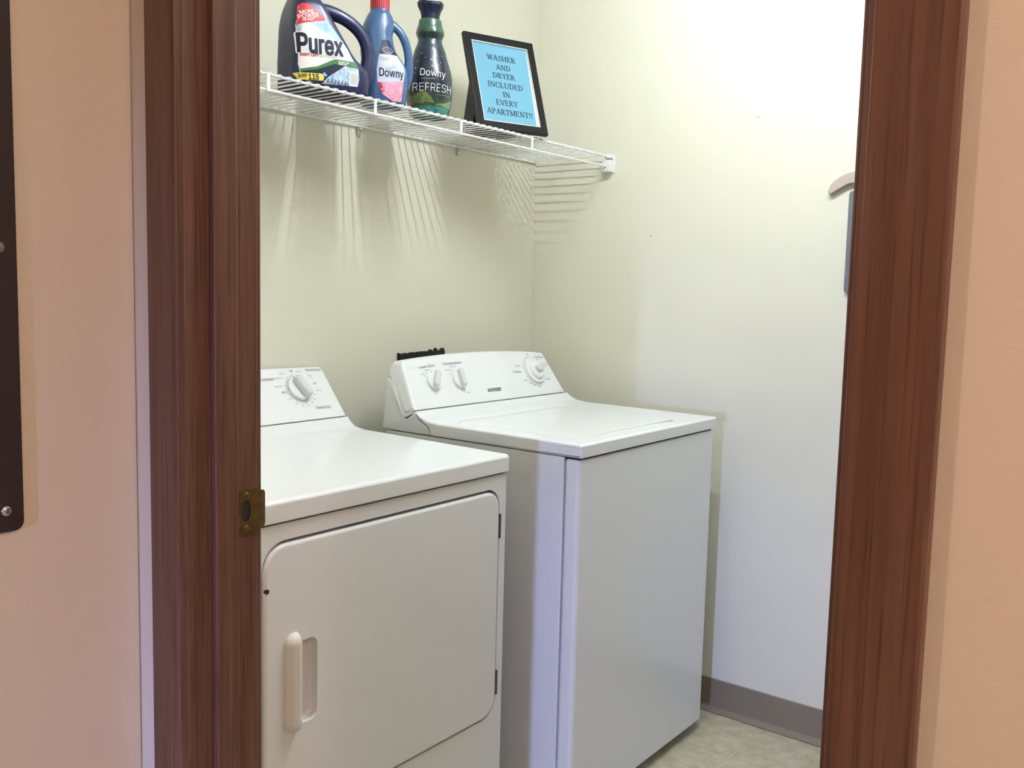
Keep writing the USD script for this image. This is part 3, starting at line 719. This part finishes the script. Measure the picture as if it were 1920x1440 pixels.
con = side_profile([(0.6415, 0.9280), (0.6480, 0.9235), (0.628, 0.895), (0.630, 0.860), (0.741, 0.860), (0.741, 1.036), (0.737, 1.0465), (0.7235, 1.0465)],
                   [0.0012, 0.001, 0.004, 0.002, 0.003, 0.005, 0.005, 0.010], DX0, DX1, 0.008, 20)
con = console_taper(con, DX0, DX1, 0.93, 1.0465, 0.013, 0.004)
dc = obj('console', con, PLASTIC, dy, smooth=40)
DFc = Face(DF0, DF1, (DX0, DX1, 0.93, 1.0465, 0.004))
KX, KS = -0.2265, 0.0865
kb = obj('timer_dial', DFc.place(dial(0.0335, 0.010), KX, KS), PLASTIC, dy, smooth=40)
obj('dial_ring', DFc.place(cut(dial(0.0385, 0.0012, 0.0005), dial(0.034, 0.02, 0.0005)), KX, KS), KNOBGREY, kb, smooth=40)
obj('grip', DFc.place(grip(0.029, 0.0105, 0.0105, 0.020, 0.009, math.radians(112), -0.002), KX, KS), KNOBGREY, kb, smooth=40)
obj('pointer', decal(Polygon([(KX - 0.012, KS + 0.031), (KX - 0.010, KS + 0.0215), (KX - 0.003, KS + 0.0225)]), DFc.surf(0.0106), 0.05), INKDARK, kb, smooth=False, label='black pointer mark')
pr = [put_text('Cottons', (-0.330, 0.1135), (-0.292, 0.1135), 0.0082), put_text('Wrinkle Free', (-0.182, 0.1335), (-0.131, 0.1335), 0.0080), put_text('Timed Dry', (-0.199, 0.0265), (-0.150, 0.0265), 0.0080)]
words(pr, DFc.surf(0.0009), 0.012, INKGREY, dc)
sm_ = [put_text('Off', (KX - 0.007, KS + 0.0475), (KX + 0.004, KS + 0.0475), 0.0045, True), put_text('Less Dry', (KX + 0.012, KS + 0.0455), (KX + 0.032, KS + 0.0455), 0.0034), put_text('Less Dry', (KX - 0.042, KS + 0.043), (KX - 0.025, KS + 0.043), 0.0034),
       put_text('Optimum Dry', (KX - 0.066, KS + 0.031), (KX - 0.036, KS + 0.031), 0.0034), put_text('More Dry', (KX - 0.068, KS + 0.008), (KX - 0.046, KS + 0.008), 0.0034), put_text('Off', (KX - 0.056, KS - 0.009), (KX - 0.045, KS - 0.009), 0.0045, True),
       put_text('More', (KX + 0.045, KS + 0.034), (KX + 0.056, KS + 0.034), 0.0034), put_text('Dry', (KX + 0.048, KS + 0.028), (KX + 0.056, KS + 0.028), 0.0034), put_text('Off', (KX + 0.051, KS + 0.009), (KX + 0.061, KS + 0.009), 0.0045, True),
       put_text('80 min', (KX + 0.053, KS - 0.010), (KX + 0.068, KS - 0.010), 0.0038)]
for t, d in (('70', -24), ('60', -42), ('50', -60), ('40', -80), ('30', -100), ('20', -122), ('10', -146)):
    x, y = KX + 0.0475 * math.cos(math.radians(d)), KS + 0.0475 * math.sin(math.radians(d)); sm_.append(put_text(t, (x - 0.003, y - 0.0018), (x + 0.003, y - 0.0018), 0.0036))
sm_ += [Point(KX + 0.0405 * math.cos(math.radians(d)), KS + 0.0405 * math.sin(math.radians(d))).buffer(0.0011, 4) for d in (95, 75, 120, 135, 165, -170, 12, -8, -24, -42, -60, -80, -100, -122, -146)]
obj('dial_marks', decal(unary_union(sm_), DFc.surf(0.0009), 0.012), INKGREY, dc, smooth=False, label='fine printed dial marks', kind='stuff')

# black ragged foam strip behind the washer, against the wall
bxs = np.linspace(0.174, 0.364, 60)
top = 1.0685 + 0.003 * (bxs - 0.174) / 0.19 + 0.0055 * (meshkit.noise(np.column_stack([bxs * 150, bxs * 0, bxs * 0])) - 0.5)
top[-5:] += [0.001, 0.004, 0.006, 0.007, -0.002]; top[41] += 0.007; top[48] += 0.008; top[24:28] += 0.002
fq = np.vstack([np.column_stack([bxs, top])[::-1], [(0.174, 0.98), (0.364, 0.98)]])
fq = fq if Polygon(fq).exterior.is_ccw else fq[::-1]
tag(obj('foam_strip', axes(prism(fq, 0.733, YB - 0.0005), 'xzy'), FOAM, smooth=False), 'black ragged foam strip poking up behind the washer console against the wall', 'foam strip')

# ================================================================== WIRE SHELF
SZ, SY0, SY1 = 1.6835, 0.452, 0.7425
sh = thing('wire_shelf', 'white vinyl-coated wire shelf along the back wall holding bottles and a framed sign', 'wire shelf', (-0.08, YB, SZ))
WR = 0.0018
sx0, sx1 = XL + 0.006, XR - 0.004
n = 0
for x in np.arange(XR - 0.020, sx0, -0.0254):
    P = [(x, SY1, SZ), (x, 0.60, SZ), (x, SY0 + 0.004, SZ), (x, SY0 - 0.0035, SZ - 0.002), (x, SY0 - 0.0045, SZ - 0.006)]
    obj('wire', tube(P, WR, 8), WIREWHITE, sh, smooth=60)
RR = 0.0030
for nm, y, z, r in (('front_rail', SY0, SZ - WR - RR, RR), ('lip_rail', SY0, SZ - 0.036, RR + 0.0002), ('middle_rail', 0.600, SZ - WR - RR, RR), ('back_rail', SY1 - 0.003, SZ - WR - RR, RR)):
    obj(nm, tube([(sx0, y, z), (0, y, z), (sx1 - (0.02 if nm == 'lip_rail' else 0.0), y, z)], r, 10, up=(0, 0, 1)), WIREWHITE, sh, smooth=60)
for x in (-0.804, -0.506, -0.208, 0.091, 0.393):
    obj('lip_post', rbox(x - 0.0042, x + 0.0042, SY0 - 0.0050, SY0 - 0.0022, SZ - 0.039, SZ - 0.0025, 0.0008), WIREWHITE, sh)
eb = obj('end_bracket', fuse(rbox(XR - 0.030, XR, SY0 - 0.013, SY0 + 0.014, SZ - 0.052, SZ - 0.016, 0.003), rbox(XR - 0.004, XR, SY0 - 0.016, SY0 + 0.020, SZ - 0.054, SZ + 0.0012, 0.0004), rbox(XR - 0.024, XR, SY0 - 0.010, SY0 + 0.010, SZ - 0.010, SZ + 0.0010, 0.002)), WIREWHITE, sh, label='white end bracket screwed to the right wall')
s = trimesh.creation.uv_sphere(0.0045, count=[8, 14]); s.apply_scale([0.4, 1, 1]); s.apply_translation([XR - 0.0042, SY0 + 0.014, SZ - 0.0055]); obj('screw', s, STEEL, eb, smooth=True)
for x in (-0.385, 0.018, 0.419):
    cl = obj('wall_clip', fuse(rbox(x - 0.006, x + 0.006, YB - 0.006, YB, SZ - 0.030, SZ + 0.002, 0.0015), rbox(x - 0.0045, x + 0.0045, YB - 0.013, YB - 0.003, SZ - 0.014, SZ - 0.008, 0.0012)), CLEAR, sh)
    s = trimesh.creation.uv_sphere(0.0045, count=[8, 14]); s.apply_scale([1, 0.5, 1]); s.apply_translation([x, YB - 0.0065, SZ - 0.024]); obj('screw', s, STEEL, cl, smooth=True)
SHT = SZ + WR                              # what stands on the shelf stands at this height


def on(loft, lift): return lambda u, z: np.column_stack([u, loft.front(u, z) - lift, z])


# ---- navy detergent jug
pj = thing('detergent_jug', 'navy blue laundry detergent jug with white label and side handle, leftmost on the shelf', 'detergent jug', (-0.2825, 0.545, SHT), -0.31)
body = Loft([(0.0, 0.004, 0.088, 0.056, 5), (0.006, 0.004, 0.094, 0.061, 5.5), (0.05, 0.003, 0.093, 0.0635, 5.5), (0.066, -0.004, 0.086, 0.0635, 5.5), (0.078, -0.012, 0.077, 0.0635, 5.5), (0.112, -0.024, 0.064, 0.063, 5), (0.150, -0.036, 0.050, 0.061, 4.5), (0.180, -0.042, 0.039, 0.055, 3.6), (0.205, -0.044, 0.030, 0.040, 2.6), (0.222, -0.044, 0.026, 0.030, 2.1), (0.236, -0.044, 0.024, 0.024, 2.0)])
hp = spline([(-0.030, -0.008, 0.178), (0.010, -0.016, 0.180), (0.056, -0.020, 0.167), (0.090, -0.020, 0.141), (0.1045, -0.020, 0.104), (0.103, -0.018, 0.066), (0.084, -0.014, 0.030)], 40)
hd = tube(hp, np.interp(np.linspace(0, 1, 40), [0, .12, .3, .7, 1], [.016, .0135, .0118, .0118, .017]), 18, 1.25, up=(0, 1, 0))
jb = obj('body', unman(man(weld(body.mesh())) + man(weld(hd))), NAVY, pj, local=True, smooth=40)
cp = trimesh.creation.cylinder(0.031, 0.045, sections=36).apply_translation([-0.044, 0, 0.256]); obj('cap', cp, NAVYDARK, pj, local=True)
D0 = on(body, 0.0004)
lab = Polygon(rpoly([(-0.0830, 0.130), (-0.0773, 0.172), (-0.069, 0.1785), (-0.057, 0.1795), (-0.0326, 0.163), (-0.014, 0.148), (0.0125, 0.122), (0.036, 0.095), (0.050, 0.072), (0.0605, 0.056), (0.0635, 0.036), (0.0600, 0.0165), (-0.045, 0.012), (-0.074, 0.0185), (-0.0785, 0.046)], [0.004, 0.008, 0.008, 0.008, 0.02, 0.05, 0.05, 0.05, 0.02, 0.01, 0.01, 0.004, 0.02, 0.008, 0.02], 6))
lb = obj('label', decal(lab, on(body, 0.0004)), L_ICE, pj, local=True, smooth=40, label='white and blue front label')
navy_low = Polygon([(-0.0745, 0.034), (-0.0369, 0.042), (0.0028, 0.060), (0.03, 0.060), (0.012, 0.046), (-0.003, 0.036), (-0.022, 0.018), (-0.02, 0.0165), (-0.03, 0.011), (-0.045, 0.0125), (-0.072, 0.019)])
obj('print', decal(navy_low, on(body, 0.0006)), NAVYDARK, lb, local=True, smooth=40)
sky = Polygon([(-0.064, 0.1385), (-0.014, 0.1485), (0.0125, 0.122), (0.036, 0.095), (0.048, 0.073), (0.040, 0.079), (0.0328, 0.096), (0.0175, 0.1065), (-0.0176, 0.1205), (-0.0519, 0.138)])
white = Polygon(rpoly([(-0.070, 0.1348), (-0.064, 0.1388), (-0.0519, 0.138), (-0.0176, 0.1215), (0.0175, 0.1065), (0.0328, 0.0985), (0.044, 0.078), (0.054, 0.066), (0.0, 0.0675), (-0.0369, 0.0478), (-0.0745, 0.0376), (-0.0794, 0.0457), (-0.0785, 0.08), (-0.076, 0.1127)], [.004, .004, .004, .02, .02, .006, .006, .002, .03, .04, .004, .01, .02, .02], 5))
obj('print', decal(sky, on(body, 0.0007)), L_SKY, lb, local=True, smooth=40)
obj('print', decal(white, on(body, 0.0008)), L_WHITE, lb, local=True, smooth=40)
ban = Polygon(rpoly([(-0.0832, 0.1302), (-0.0773, 0.1719), (-0.069, 0.1783), (-0.057, 0.1795), (-0.0326, 0.1626), (-0.014, 0.1485), (-0.045, 0.1415)], [.003, .008, .006, .008, .02, .003, .05], 5))
obj('banner', decal(ban, on(body, 0.0009)), L_RED, lb, local=True, smooth=40, label='red banner')
obj('print', decal(Polygon([(-0.0745, 0.0320), (-0.0745, 0.0376), (-0.0369, 0.0478), (0.0027, 0.0687), (0.053, 0.0700), (0.0594, 0.0569), (0.0028, 0.0585), (-0.0368, 0.0415)]), on(body, 0.0009)), L_GREEN, lb, local=True, smooth=40)
mts = Polygon([(-0.0219, 0.0175), (-0.012, 0.029), (-0.006, 0.029), (0.0, 0.037), (0.006, 0.0385), (0.0129, 0.0470), (0.019, 0.044), (0.0256, 0.0529), (0.032, 0.043), (0.0383, 0.0495), (0.044, 0.038), (0.052, 0.047), (0.0615, 0.044), (0.0635, 0.0357), (0.0592, 0.0170), (0.02, 0.0150), (-0.0169, 0.0155)])
obj('print', decal(mts, on(body, 0.0010)), L_ICE, lb, local=True, smooth=40, label='snowy mountain picture')
shade = [Polygon([(0.0129, 0.0468), (0.008, 0.030), (0.014, 0.026), (0.016, 0.036)]), Polygon([(0.0256, 0.0527), (0.021, 0.036), (0.027, 0.022), (0.029, 0.038)]), Polygon([(0.0, 0.0368), (-0.006, 0.024), (0.002, 0.019), (0.002, 0.03)])]
obj('print', decal(unary_union(shade), on(body, 0.0011)), L_SKY, lb, local=True, smooth=40)
trees = [sbox(x, 0.0152, x + 0.0016, 0.0175 + 0.004 * (k % 3)) for k, x in enumerate(np.arange(-0.018, 0.037, 0.0028))]
obj('print', decal(unary_union(trees), on(body, 0.0012)), NAVYDARK, lb, local=True, smooth=40)
bad = Polygon(rpoly([(-0.0925, 0.0287), (-0.0319, 0.0335), (-0.0244, 0.0272), (-0.0281, 0.0185), (-0.0829, 0.0150)], [0.001, 0.005, 0.005, 0.005, 0.004], 5))
bad = affinity.translate(bad, 0.004, 0.0)
obj('badge', decal(bad, on(body, 0.0012), 0.004), L_YELLOW, lb, local=True, smooth=40, label='yellow load count badge')
upc = Polygon([(0.0396, 0.0486), (0.0590, 0.0484), (0.0583, 0.0182), (0.0386, 0.0181)])
obj('print', decal(upc, on(body, 0.0011)), L_PURE, lb, local=True, smooth=40, label='white panel')
lines = [sbox(0.0412, 0.021 + 0.0021 * k, 0.0575, 0.0218 + 0.0021 * k) for k in range(12)]
obj('lettering', decal(unary_union(lines), on(body, 0.0014)), L_GREY, lb, local=True, smooth=False)
logo = put_text('Purex', (-0.0805, 0.0735), (0.0225, 0.0785), 0.0385, True, 0.0009)
pbar = logo.buffer(0.0022)
obj('lettering', decal(pbar, on(body, 0.0013)), L_PURE, lb, local=True, smooth=False, label='white outline of the big black name')
obj('lettering', decal(logo, on(body, 0.0018)), NAVYDARK, lb, local=True, smooth=False, label='big dark brand name')
words([put_text('MORE', (-0.0749, 0.1535), (-0.0440, 0.1602), 0.0072, True), put_text('POWER', (-0.0780, 0.1425), (-0.0330, 0.1528), 0.0088, True), put_text('PER DROP*', (-0.0701, 0.1388), (-0.0435, 0.1448), 0.0042, True)], on(body, 0.0014), 0.006, L_PURE, lb, True)
obj('lettering', decal(put_text('DIRT LIFT', (-0.0753, 0.0655), (-0.0335, 0.0682), 0.0050, True, 0.0002), on(body, 0.0014)), L_CRIM, lb, local=True, smooth=False)
obj('lettering', decal(put_text('ACTION*', (-0.0318, 0.0682), (0.0070, 0.0705), 0.0050), on(body, 0.0014)), L_GREY, lb, local=True, smooth=False)
words([put_text('MOUNTAIN', (0.0123, 0.0628), (0.0369, 0.0632), 0.0036, True), put_text('BREEZE*', (0.0120, 0.0585), (0.0340, 0.0587), 0.0036, True)], on(body, 0.0014), 0.006, L_PURE, lb, True)
words([put_text('100', (-0.0786, 0.0190), (-0.0612, 0.0208), 0.0085, True), put_text('115', (-0.0568, 0.0178), (-0.0338, 0.0196), 0.0112, True, 0.0003), LineString([(-0.0792, 0.0222), (-0.0606, 0.0262)]).buffer(0.0007)], on(body, 0.0016), 0.004, INKDARK, lb, True)
obj('print', decal(unary_union([Point(-0.021, 0.0335).buffer(0.0035), Point(-0.018, 0.0315).buffer(0.003), Point(-0.0238, 0.0312).buffer(0.0025)]), on(body, 0.0012)), L_SKY, lb, local=True, smooth=False)

# ---- steel-blue softener bottle with a red cap
pb = thing('softener_bottle', 'steel blue fabric softener bottle with red cap and pink rose label', 'softener bottle', (-0.105, 0.515, SHT), -0.45)
sb = Loft([(0.0, -0.010, 0.046, 0.036, 3), (0.006, -0.010, 0.052, 0.042, 3), (0.05, -0.008, 0.0545, 0.0445, 3), (0.083, -0.009, 0.0545, 0.044, 2.8), (0.108, -0.016, 0.0465, 0.041, 2.6), (0.130, -0.0245, 0.0400, 0.038, 2.5), (0.160, -0.0275, 0.0365, 0.036, 2.4), (0.182, -0.0235, 0.0370, 0.034, 2.3), (0.200, -0.0210, 0.0325, 0.030, 2.1), (0.209, -0.020, 0.029, 0.028, 2), (0.216, -0.020, 0.0245, 0.0245, 2), (0.222, -0.020, 0.0225, 0.0225, 2)])
hp = spline([(-0.006, -0.004, 0.191), (0.016, -0.010, 0.184), (0.035, -0.012, 0.163), (0.0465, -0.012, 0.133), (0.0495, -0.012, 0.102), (0.046, -0.008, 0.070), (0.036, -0.004, 0.045)], 36)
hd = tube(hp, np.interp(np.linspace(0, 1, 36), [0, .15, .6, 1], [.012, .0078, .0078, .012]), 16, 1.3, up=(0, 1, 0))
obj('body', unman(man(weld(sb.mesh())) + man(weld(hd))), SOFTBLUE, pb, local=True, smooth=40)
tq = np.array([(0.0226 * (1 + 0.012 * math.cos(30 * t)) * math.cos(t) - 0.020, 0.0226 * (1 + 0.012 * math.cos(30 * t)) * math.sin(t)) for t in np.arange(120) * 2 * math.pi / 120])
obj('cap', prism(tq, 0.2185, 0.262, 0.001, 2, 0, 0.003), REDCAP, pb, local=True, smooth=25, label='red screw cap')
lab = Polygon(rpoly([(-0.0269, 0.146), (-0.0085, 0.1475), (0.0059, 0.1228), (0.0126, 0.1141), (0.0285, 0.0918), (0.031, 0.0774), (0.026, 0.0546), (0.022, 0.0085), (0.0, 0.0070), (-0.030, 0.0230), (-0.0386, 0.0474), (-0.0402, 0.0784), (-0.0345, 0.1113), (-0.0305, 0.13)], [.006, .006, .02, .01, .02, .01, .01, .006, .01, .02, .02, .02, .02, .02], 6))
lb = obj('label', decal(lab, on(sb, 0.0004)), L_LILAC, pb, local=True, smooth=40, label='pale label with pink rose')
obj('print', decal(lab.intersection(Polygon([(-0.06, 0.112), (0.06, 0.116), (0.06, 0.16), (-0.06, 0.16)])), on(sb, 0.0006)), NAVYDARK, lb, local=True, smooth=40)
ov = affinity.translate(affinity.scale(Point(0, 0).buffer(1, 20), 0.0135, 0.0068), -0.013, 0.1235)
obj('print', decal(ov.difference(ov.buffer(-0.0008)), on(sb, 0.0008)), L_LILAC, lb, local=True, smooth=40)
obj('print', decal(lab.intersection(Polygon(rpoly([(-0.06, 0.047), (-0.01, 0.050), (0.06, 0.060), (0.06, -0.01), (-0.06, -0.01)], [0.01, 0.05, 0, 0, 0]))), on(sb, 0.0006)), L_PINK, lb, local=True, smooth=40)
rc = (-0.001, 0.0290)
for k, (r, mm) in enumerate(((0.0185, L_ROSE2), (0.0165, L_ROSE), (0.0125, L_ROSE2), (0.0108, L_ROSE), (0.0072, L_ROSE2), (0.0056, L_ROSE), (0.0028, L_ROSE2))):
    t = np.arange(60) * 2 * math.pi / 60; rr = r * (1 + 0.07 * np.cos(5 * t + k * 1.3))
    pet = Polygon(np.column_stack([rc[0] + rr * np.cos(t) + 0.0006 * (k % 2), rc[1] + rr * 1.05 * np.sin(t)])).intersection(lab)
    obj('rose_petal', decal(pet, on(sb, 0.0008 + 0.00012 * k)), mm, lb, local=True, smooth=40)
obj('print', decal(Polygon([(-0.0386, 0.047), (-0.030, 0.047), (-0.024, 0.030), (-0.0285, 0.020), (-0.036, 0.030)]).intersection(lab), on(sb, 0.0008)), L_CRIM, lb, local=True, smooth=40)
obj('lettering', decal(put_text('Downy', (-0.0345, 0.0622), (0.0262, 0.0628), 0.0180, True), on(sb, 0.0010), 0.004), NAVYDARK, lb, local=True, smooth=False, label='dark navy brand name')
ci = Point(0.0020, 0.0885).buffer(0.0056, 20)
obj('lettering', decal(unary_union([put_text('ULTRA', (-0.0196, 0.0788), (-0.0040, 0.0796), 0.0034, True), ci.difference(ci.buffer(-0.0008)), Point(0.002, 0.0885).buffer(0.0033).difference(Point(0.0026, 0.0889).buffer(0.0022))] + [sbox(-0.034, 0.1055 - 0.0032 * k, -0.0085 - 0.002 * k, 0.1066 - 0.0032 * k) for k in range(3)]), on(sb, 0.0009), 0.004), L_GREY, lb, local=True, smooth=False)
obj('print', decal(sbox(-0.0300, 0.0300, -0.0265, 0.0335).difference(sbox(-0.0292, 0.0308, -0.0273, 0.0327)), on(sb, 0.0012)), L_PURE, lb, local=True, smooth=False)

# ---- dark teal softener bottle with flared cap
rb = thing('softener_bottle', 'dark navy and teal fabric softener bottle with flared black cap and leaf print', 'softener bottle', (0.048, 0.52, SHT), -0.65)
prf = [(0.0, 0.042), (0.003, 0.0475), (0.012, 0.0505), (0.037, 0.0562), (0.065, 0.0578), (0.090, 0.0570), (0.104, 0.0555), (0.125, 0.0500), (0.145, 0.0435), (0.163, 0.0385), (0.178, 0.0325), (0.189, 0.0298), (0.197, 0.0325), (0.205, 0.0352), (0.212, 0.0345), (0.224, 0.0305), (0.234, 0.0285), (0.238, 0.0275), (0.2395, 0.024)]
rl = Loft([(z, 0, r, r * 0.94, 2.05) for z, r in prf])
obj('body', rl.mesh(64, 80), REFRESHWRAP, rb, local=True, smooth=50)
S_ = [(0.238, 0, 0.0225, 0.0215, 2), (0.250, 0, 0.0232, 0.022, 2), (0.260, 0, 0.0258, 0.024, 2), (0.270, 0, 0.0305, 0.028, 2.2), (0.277, 0, 0.0318, 0.029, 2.3), (0.2815, 0, 0.0285, 0.026, 2.3), (0.2825, 0, 0.021, 0.019, 2.2), (0.2795, 0, 0.012, 0.011, 2)]


def cap_mesh():
    V = []; t = np.arange(64) * 2 * np.pi / 64
    for z, c, a, b, e in S_:
        m_ = 1 + 0.045 * np.cos(8 * t) * np.clip((z - 0.25) / 0.02, 0, 1)
        V.append(np.column_stack([m_ * a * np.sign(np.cos(t)) * np.abs(np.cos(t)) ** (2 / e), m_ * b * np.sign(np.sin(t)) * np.abs(np.sin(t)) ** (2 / e), np.full(64, z) + 0.0025 * np.cos(2 * t) * np.clip((z - 0.27) / 0.01, 0, 1)]))
    return rings_mesh(V)
obj('cap', cap_mesh(), NAVYDARK, rb, local=True, smooth=50, label='flared dark cap')
lab = Polygon(rpoly([(-0.054, 0.0205), (0.054, 0.0205), (0.0555, 0.104), (-0.0535, 0.104)], 0.004))
leafs = [Polygon(spline([(-0.0500, 0.041), (-0.036, 0.053), (-0.0238, 0.0555), (-0.010, 0.047), (0.0031, 0.0275), (-0.012, 0.030), (-0.026, 0.026), (-0.040, 0.028), (-0.0500, 0.041)], 40)), Polygon([(-0.053, 0.047), (-0.040, 0.040), (-0.046, 0.024), (-0.053, 0.024)])]
lb = obj('label', decal(unary_union(leafs).buffer(0), on(rl, 0.0004)), L_LEAF, rb, local=True, smooth=40, label='green leaf print')
obj('print', decal(Polygon(spline([(0.006, 0.0225), (0.020, 0.0285), (0.036, 0.0315), (0.0535, 0.0400), (0.0535, 0.0260), (0.030, 0.0215), (0.006, 0.0225)], 30)).buffer(0), on(rl, 0.0005)), L_LEAF2, lb, local=True, smooth=40)
obj('lettering', decal(put_text('Downy', (-0.0315, 0.0935), (0.0318, 0.0905), 0.0172), on(rl, 0.0009), 0.004), L_PURE, lb, local=True, smooth=False, label='white brand name')
obj('lettering', decal(put_text('REFRESH', (-0.0480, 0.0560), (0.0500, 0.0545), 0.0200, False, -0.00035), on(rl, 0.0009), 0.004), L_PURE, lb, local=True, smooth=False, label='white scent name')
ci = Point(0.0025, 0.1180).buffer(0.0062, 20)
obj('lettering', decal(unary_union([put_text('INFUSIONS', (-0.0295, 0.0838), (0.0050, 0.0848), 0.0030), ci.difference(ci.buffer(-0.0008)), Point(0.0025, 0.118).buffer(0.0038).difference(Point(0.003, 0.1184).buffer(0.0026)), sbox(0.010, 0.0480, 0.046, 0.0486)]), on(rl, 0.0009), 0.004), L_GREY, lb, local=True, smooth=False)
drops = [affinity.scale(Point(u, z).buffer(r), 0.8, 1.3) for u, z, r in ((-0.036, 0.130, .0013), (-0.004, 0.134, .0016), (0.020, 0.128, .0012), (-0.026, 0.150, .0012), (0.011, 0.145, .0013), (-0.041, 0.112, .0012), (-0.044, 0.100, .0011), (0.024, 0.146, .001), (0.004, 0.158, .0012), (-0.018, 0.139, .001))]
obj('print', decal(unary_union(drops), on(rl, 0.0006)), L_LILAC, lb, local=True, smooth=False, label='pale droplets')

# ---- framed sign, leaning back on its easel
FW, FH, FYAW, LEAN = 0.2255, 0.2860, -0.362, 0.345
fs = thing('framed_sign', 'black framed light blue paper sign leaning on the wire shelf', 'framed sign', (0.331, 0.4635, SHT + 0.0046), FYAW)


def lean(m):
    """(u, v, w): across, up the frame, towards the viewer -> leaning back about the bottom edge."""
    v = np.asarray(m.vertices if hasattr(m, 'vertices') else m[0]); f = m.faces if hasattr(m, 'faces') else m[1]
    c, s = math.cos(LEAN), math.sin(LEAN)
    o = trimesh.Trimesh(np.column_stack([v[:, 0], v[:, 1] * s - v[:, 2] * c, v[:, 1] * c + v[:, 2] * s]), np.array(f), process=False)
    return o


def uprect(x0, x1, y0, y1, z0, z1, r=0.001): return rbox(x0, x1, y0, y1, z0, z1, r)


bw = 0.0215
outer, hole = uprect(-FW / 2, FW / 2, 0, FH, -0.013, 0.0, 0.002), bx(-FW / 2 + bw, FW / 2 - bw, bw, FH - bw, -0.05, 0.05)
obj('frame', lean(cut(outer, hole)), BLACK, fs, local=True, smooth=30)
b2 = bw + 0.0035
obj('frame_lip', lean(cut(uprect(-FW / 2 + bw - 0.001, FW / 2 - bw + 0.001, bw - 0.001, FH - bw + 0.001, -0.010, -0.0012, 0.0005), bx(-FW / 2 + b2, FW / 2 - b2, b2, FH - b2, -0.05, 0.05))), SILVER, fs, local=True, smooth=30, label='thin silver inner lip')
obj('backing', lean(uprect(-FW / 2 + bw - 0.002, FW / 2 - bw + 0.002, bw - 0.002, FH - bw + 0.002, -0.011, -0.0055, 0.0005)), MATWHITE, fs, local=True, smooth=30, label='white backing sheet')
iw, ih = FW / 2 - b2, FH - 2 * b2
paper = Polygon([(-iw, b2), (iw - 0.007, b2), (iw - 0.001, FH - b2), (-iw + 0.0005, FH - b2)])
pp = obj('paper', lean(trimesh.Trimesh(*decal(paper, lambda u, v: np.column_stack([u, v, np.full(len(u), -0.0050)]), 0.5), process=False)), BLUEPAPER, fs, local=True, smooth=False, label='light blue paper')
pt, pb_ = FH - b2, b2
txt = []
for t, fv, w, cx in (('WASHER', .170, .099, .002), ('AND', .290, .050, .003), ('DRYER', .400, .077, .002), ('INCLUDED', .525, .119, .002), ('IN', .640, .023, .001), ('EVERY', .750, .075, -.001), ('APARTMENT!!', .872, .157, .003)):
    yv = pt - fv * (pt - pb_) - 0.0075; w *= 0.935; cx -= 0.002 + 0.003 * fv
    txt.append(put_text(t, (cx - w / 2, yv), (cx + w / 2, yv), 0.0160, fat=0.0004, shape=serif_text(t)))
for w in txt:
    obj('lettering', lean(trimesh.Trimesh(*decal(w, lambda u, v: np.column_stack([u, v, np.full(len(u), -0.0046)]), 0.5), process=False)), SIGNINK, pp, local=True, smooth=False)
# easel leg: folded wing behind, its foot on the wires
eq = np.array([(0.0605, 0.160), (0.067, 0.160), (0.112, -0.0040), (0.052, -0.0040), (0.034, 0.085)])       # (depth behind, height)
em = prism(rpoly(eq, [0.002, 0.002, 0.004, 0.003, 0.02]), -0.096, 0.045, 0.0005)
v = em.vertices; em = trimesh.Trimesh(np.column_stack([v[:, 2], v[:, 0] + 0.014, v[:, 1]]), em.faces, process=False)
if em.volume < 0: em.invert()
obj('easel_leg', em, BLACK, fs, local=True, smooth=30, label='black easel back')

# ================================================================== OTHER WALL THINGS
# dark panel on the hall's left wall
hp_ = thing('wall_panel', 'dark bronze rounded panel with domed screws on the left hall wall', 'wall panel', (-1.37, YHL, 0.97))
obj('plate', axes(prism(rpoly([(-1.50, 0.967), (-1.2365, 0.967), (-1.2365, 2.05), (-1.50, 2.05)], 0.011, 5), YHL - 0.006, YHL, 0.0015, 3, 0, 0.0), 'xzy'), PANELBROWN, hp_)
for (x, z) in ((-1.2565, 0.992), (-1.256, 1.290)):
    s = trimesh.creation.uv_sphere(0.0062, count=[12, 20]); s.apply_scale([1, 0.55, 1]); s.apply_translation([x, YHL - 0.006, z]); obj('screw', s, STEEL, hp_, smooth=True)

# beige curved bracket and grey panel on the laundry's right wall
bk = spline([(-0.243, 1.541), (-0.254, 1.564), (-0.275, 1.580), (-0.305, 1.590), (-0.345, 1.592), (-0.380, 1.585), (-0.400, 1.566), (-0.380, 1.556), (-0.340, 1.553), (-0.305, 1.560), (-0.280, 1.550), (-0.258, 1.538), (-0.2465, 1.534), (-0.243, 1.541)], 60)[:-1]
bk = bk if Polygon(bk).exterior.is_ccw else bk[::-1]
tag(obj('wall_hook', axes(prism(bk, XR - 0.017, XR, 0.0025, 3, 0, 0.0), 'yzx'), BEIGE, smooth=40), 'beige curved wall hook half hidden by the right door casing', 'wall hook')
gp = rpoly([(-0.299, 1.270), (-0.42, 1.270), (-0.42, 1.541), (-0.299, 1.541)], 0.010, 6)
tag(obj('grey_panel', axes(prism(gp, XR - 0.012, XR, 0.002, 3, 0, 0.0), 'yzx'), GREYPANEL, smooth=40), 'slate grey flat panel on the right wall, below the beige hook', 'wall panel')
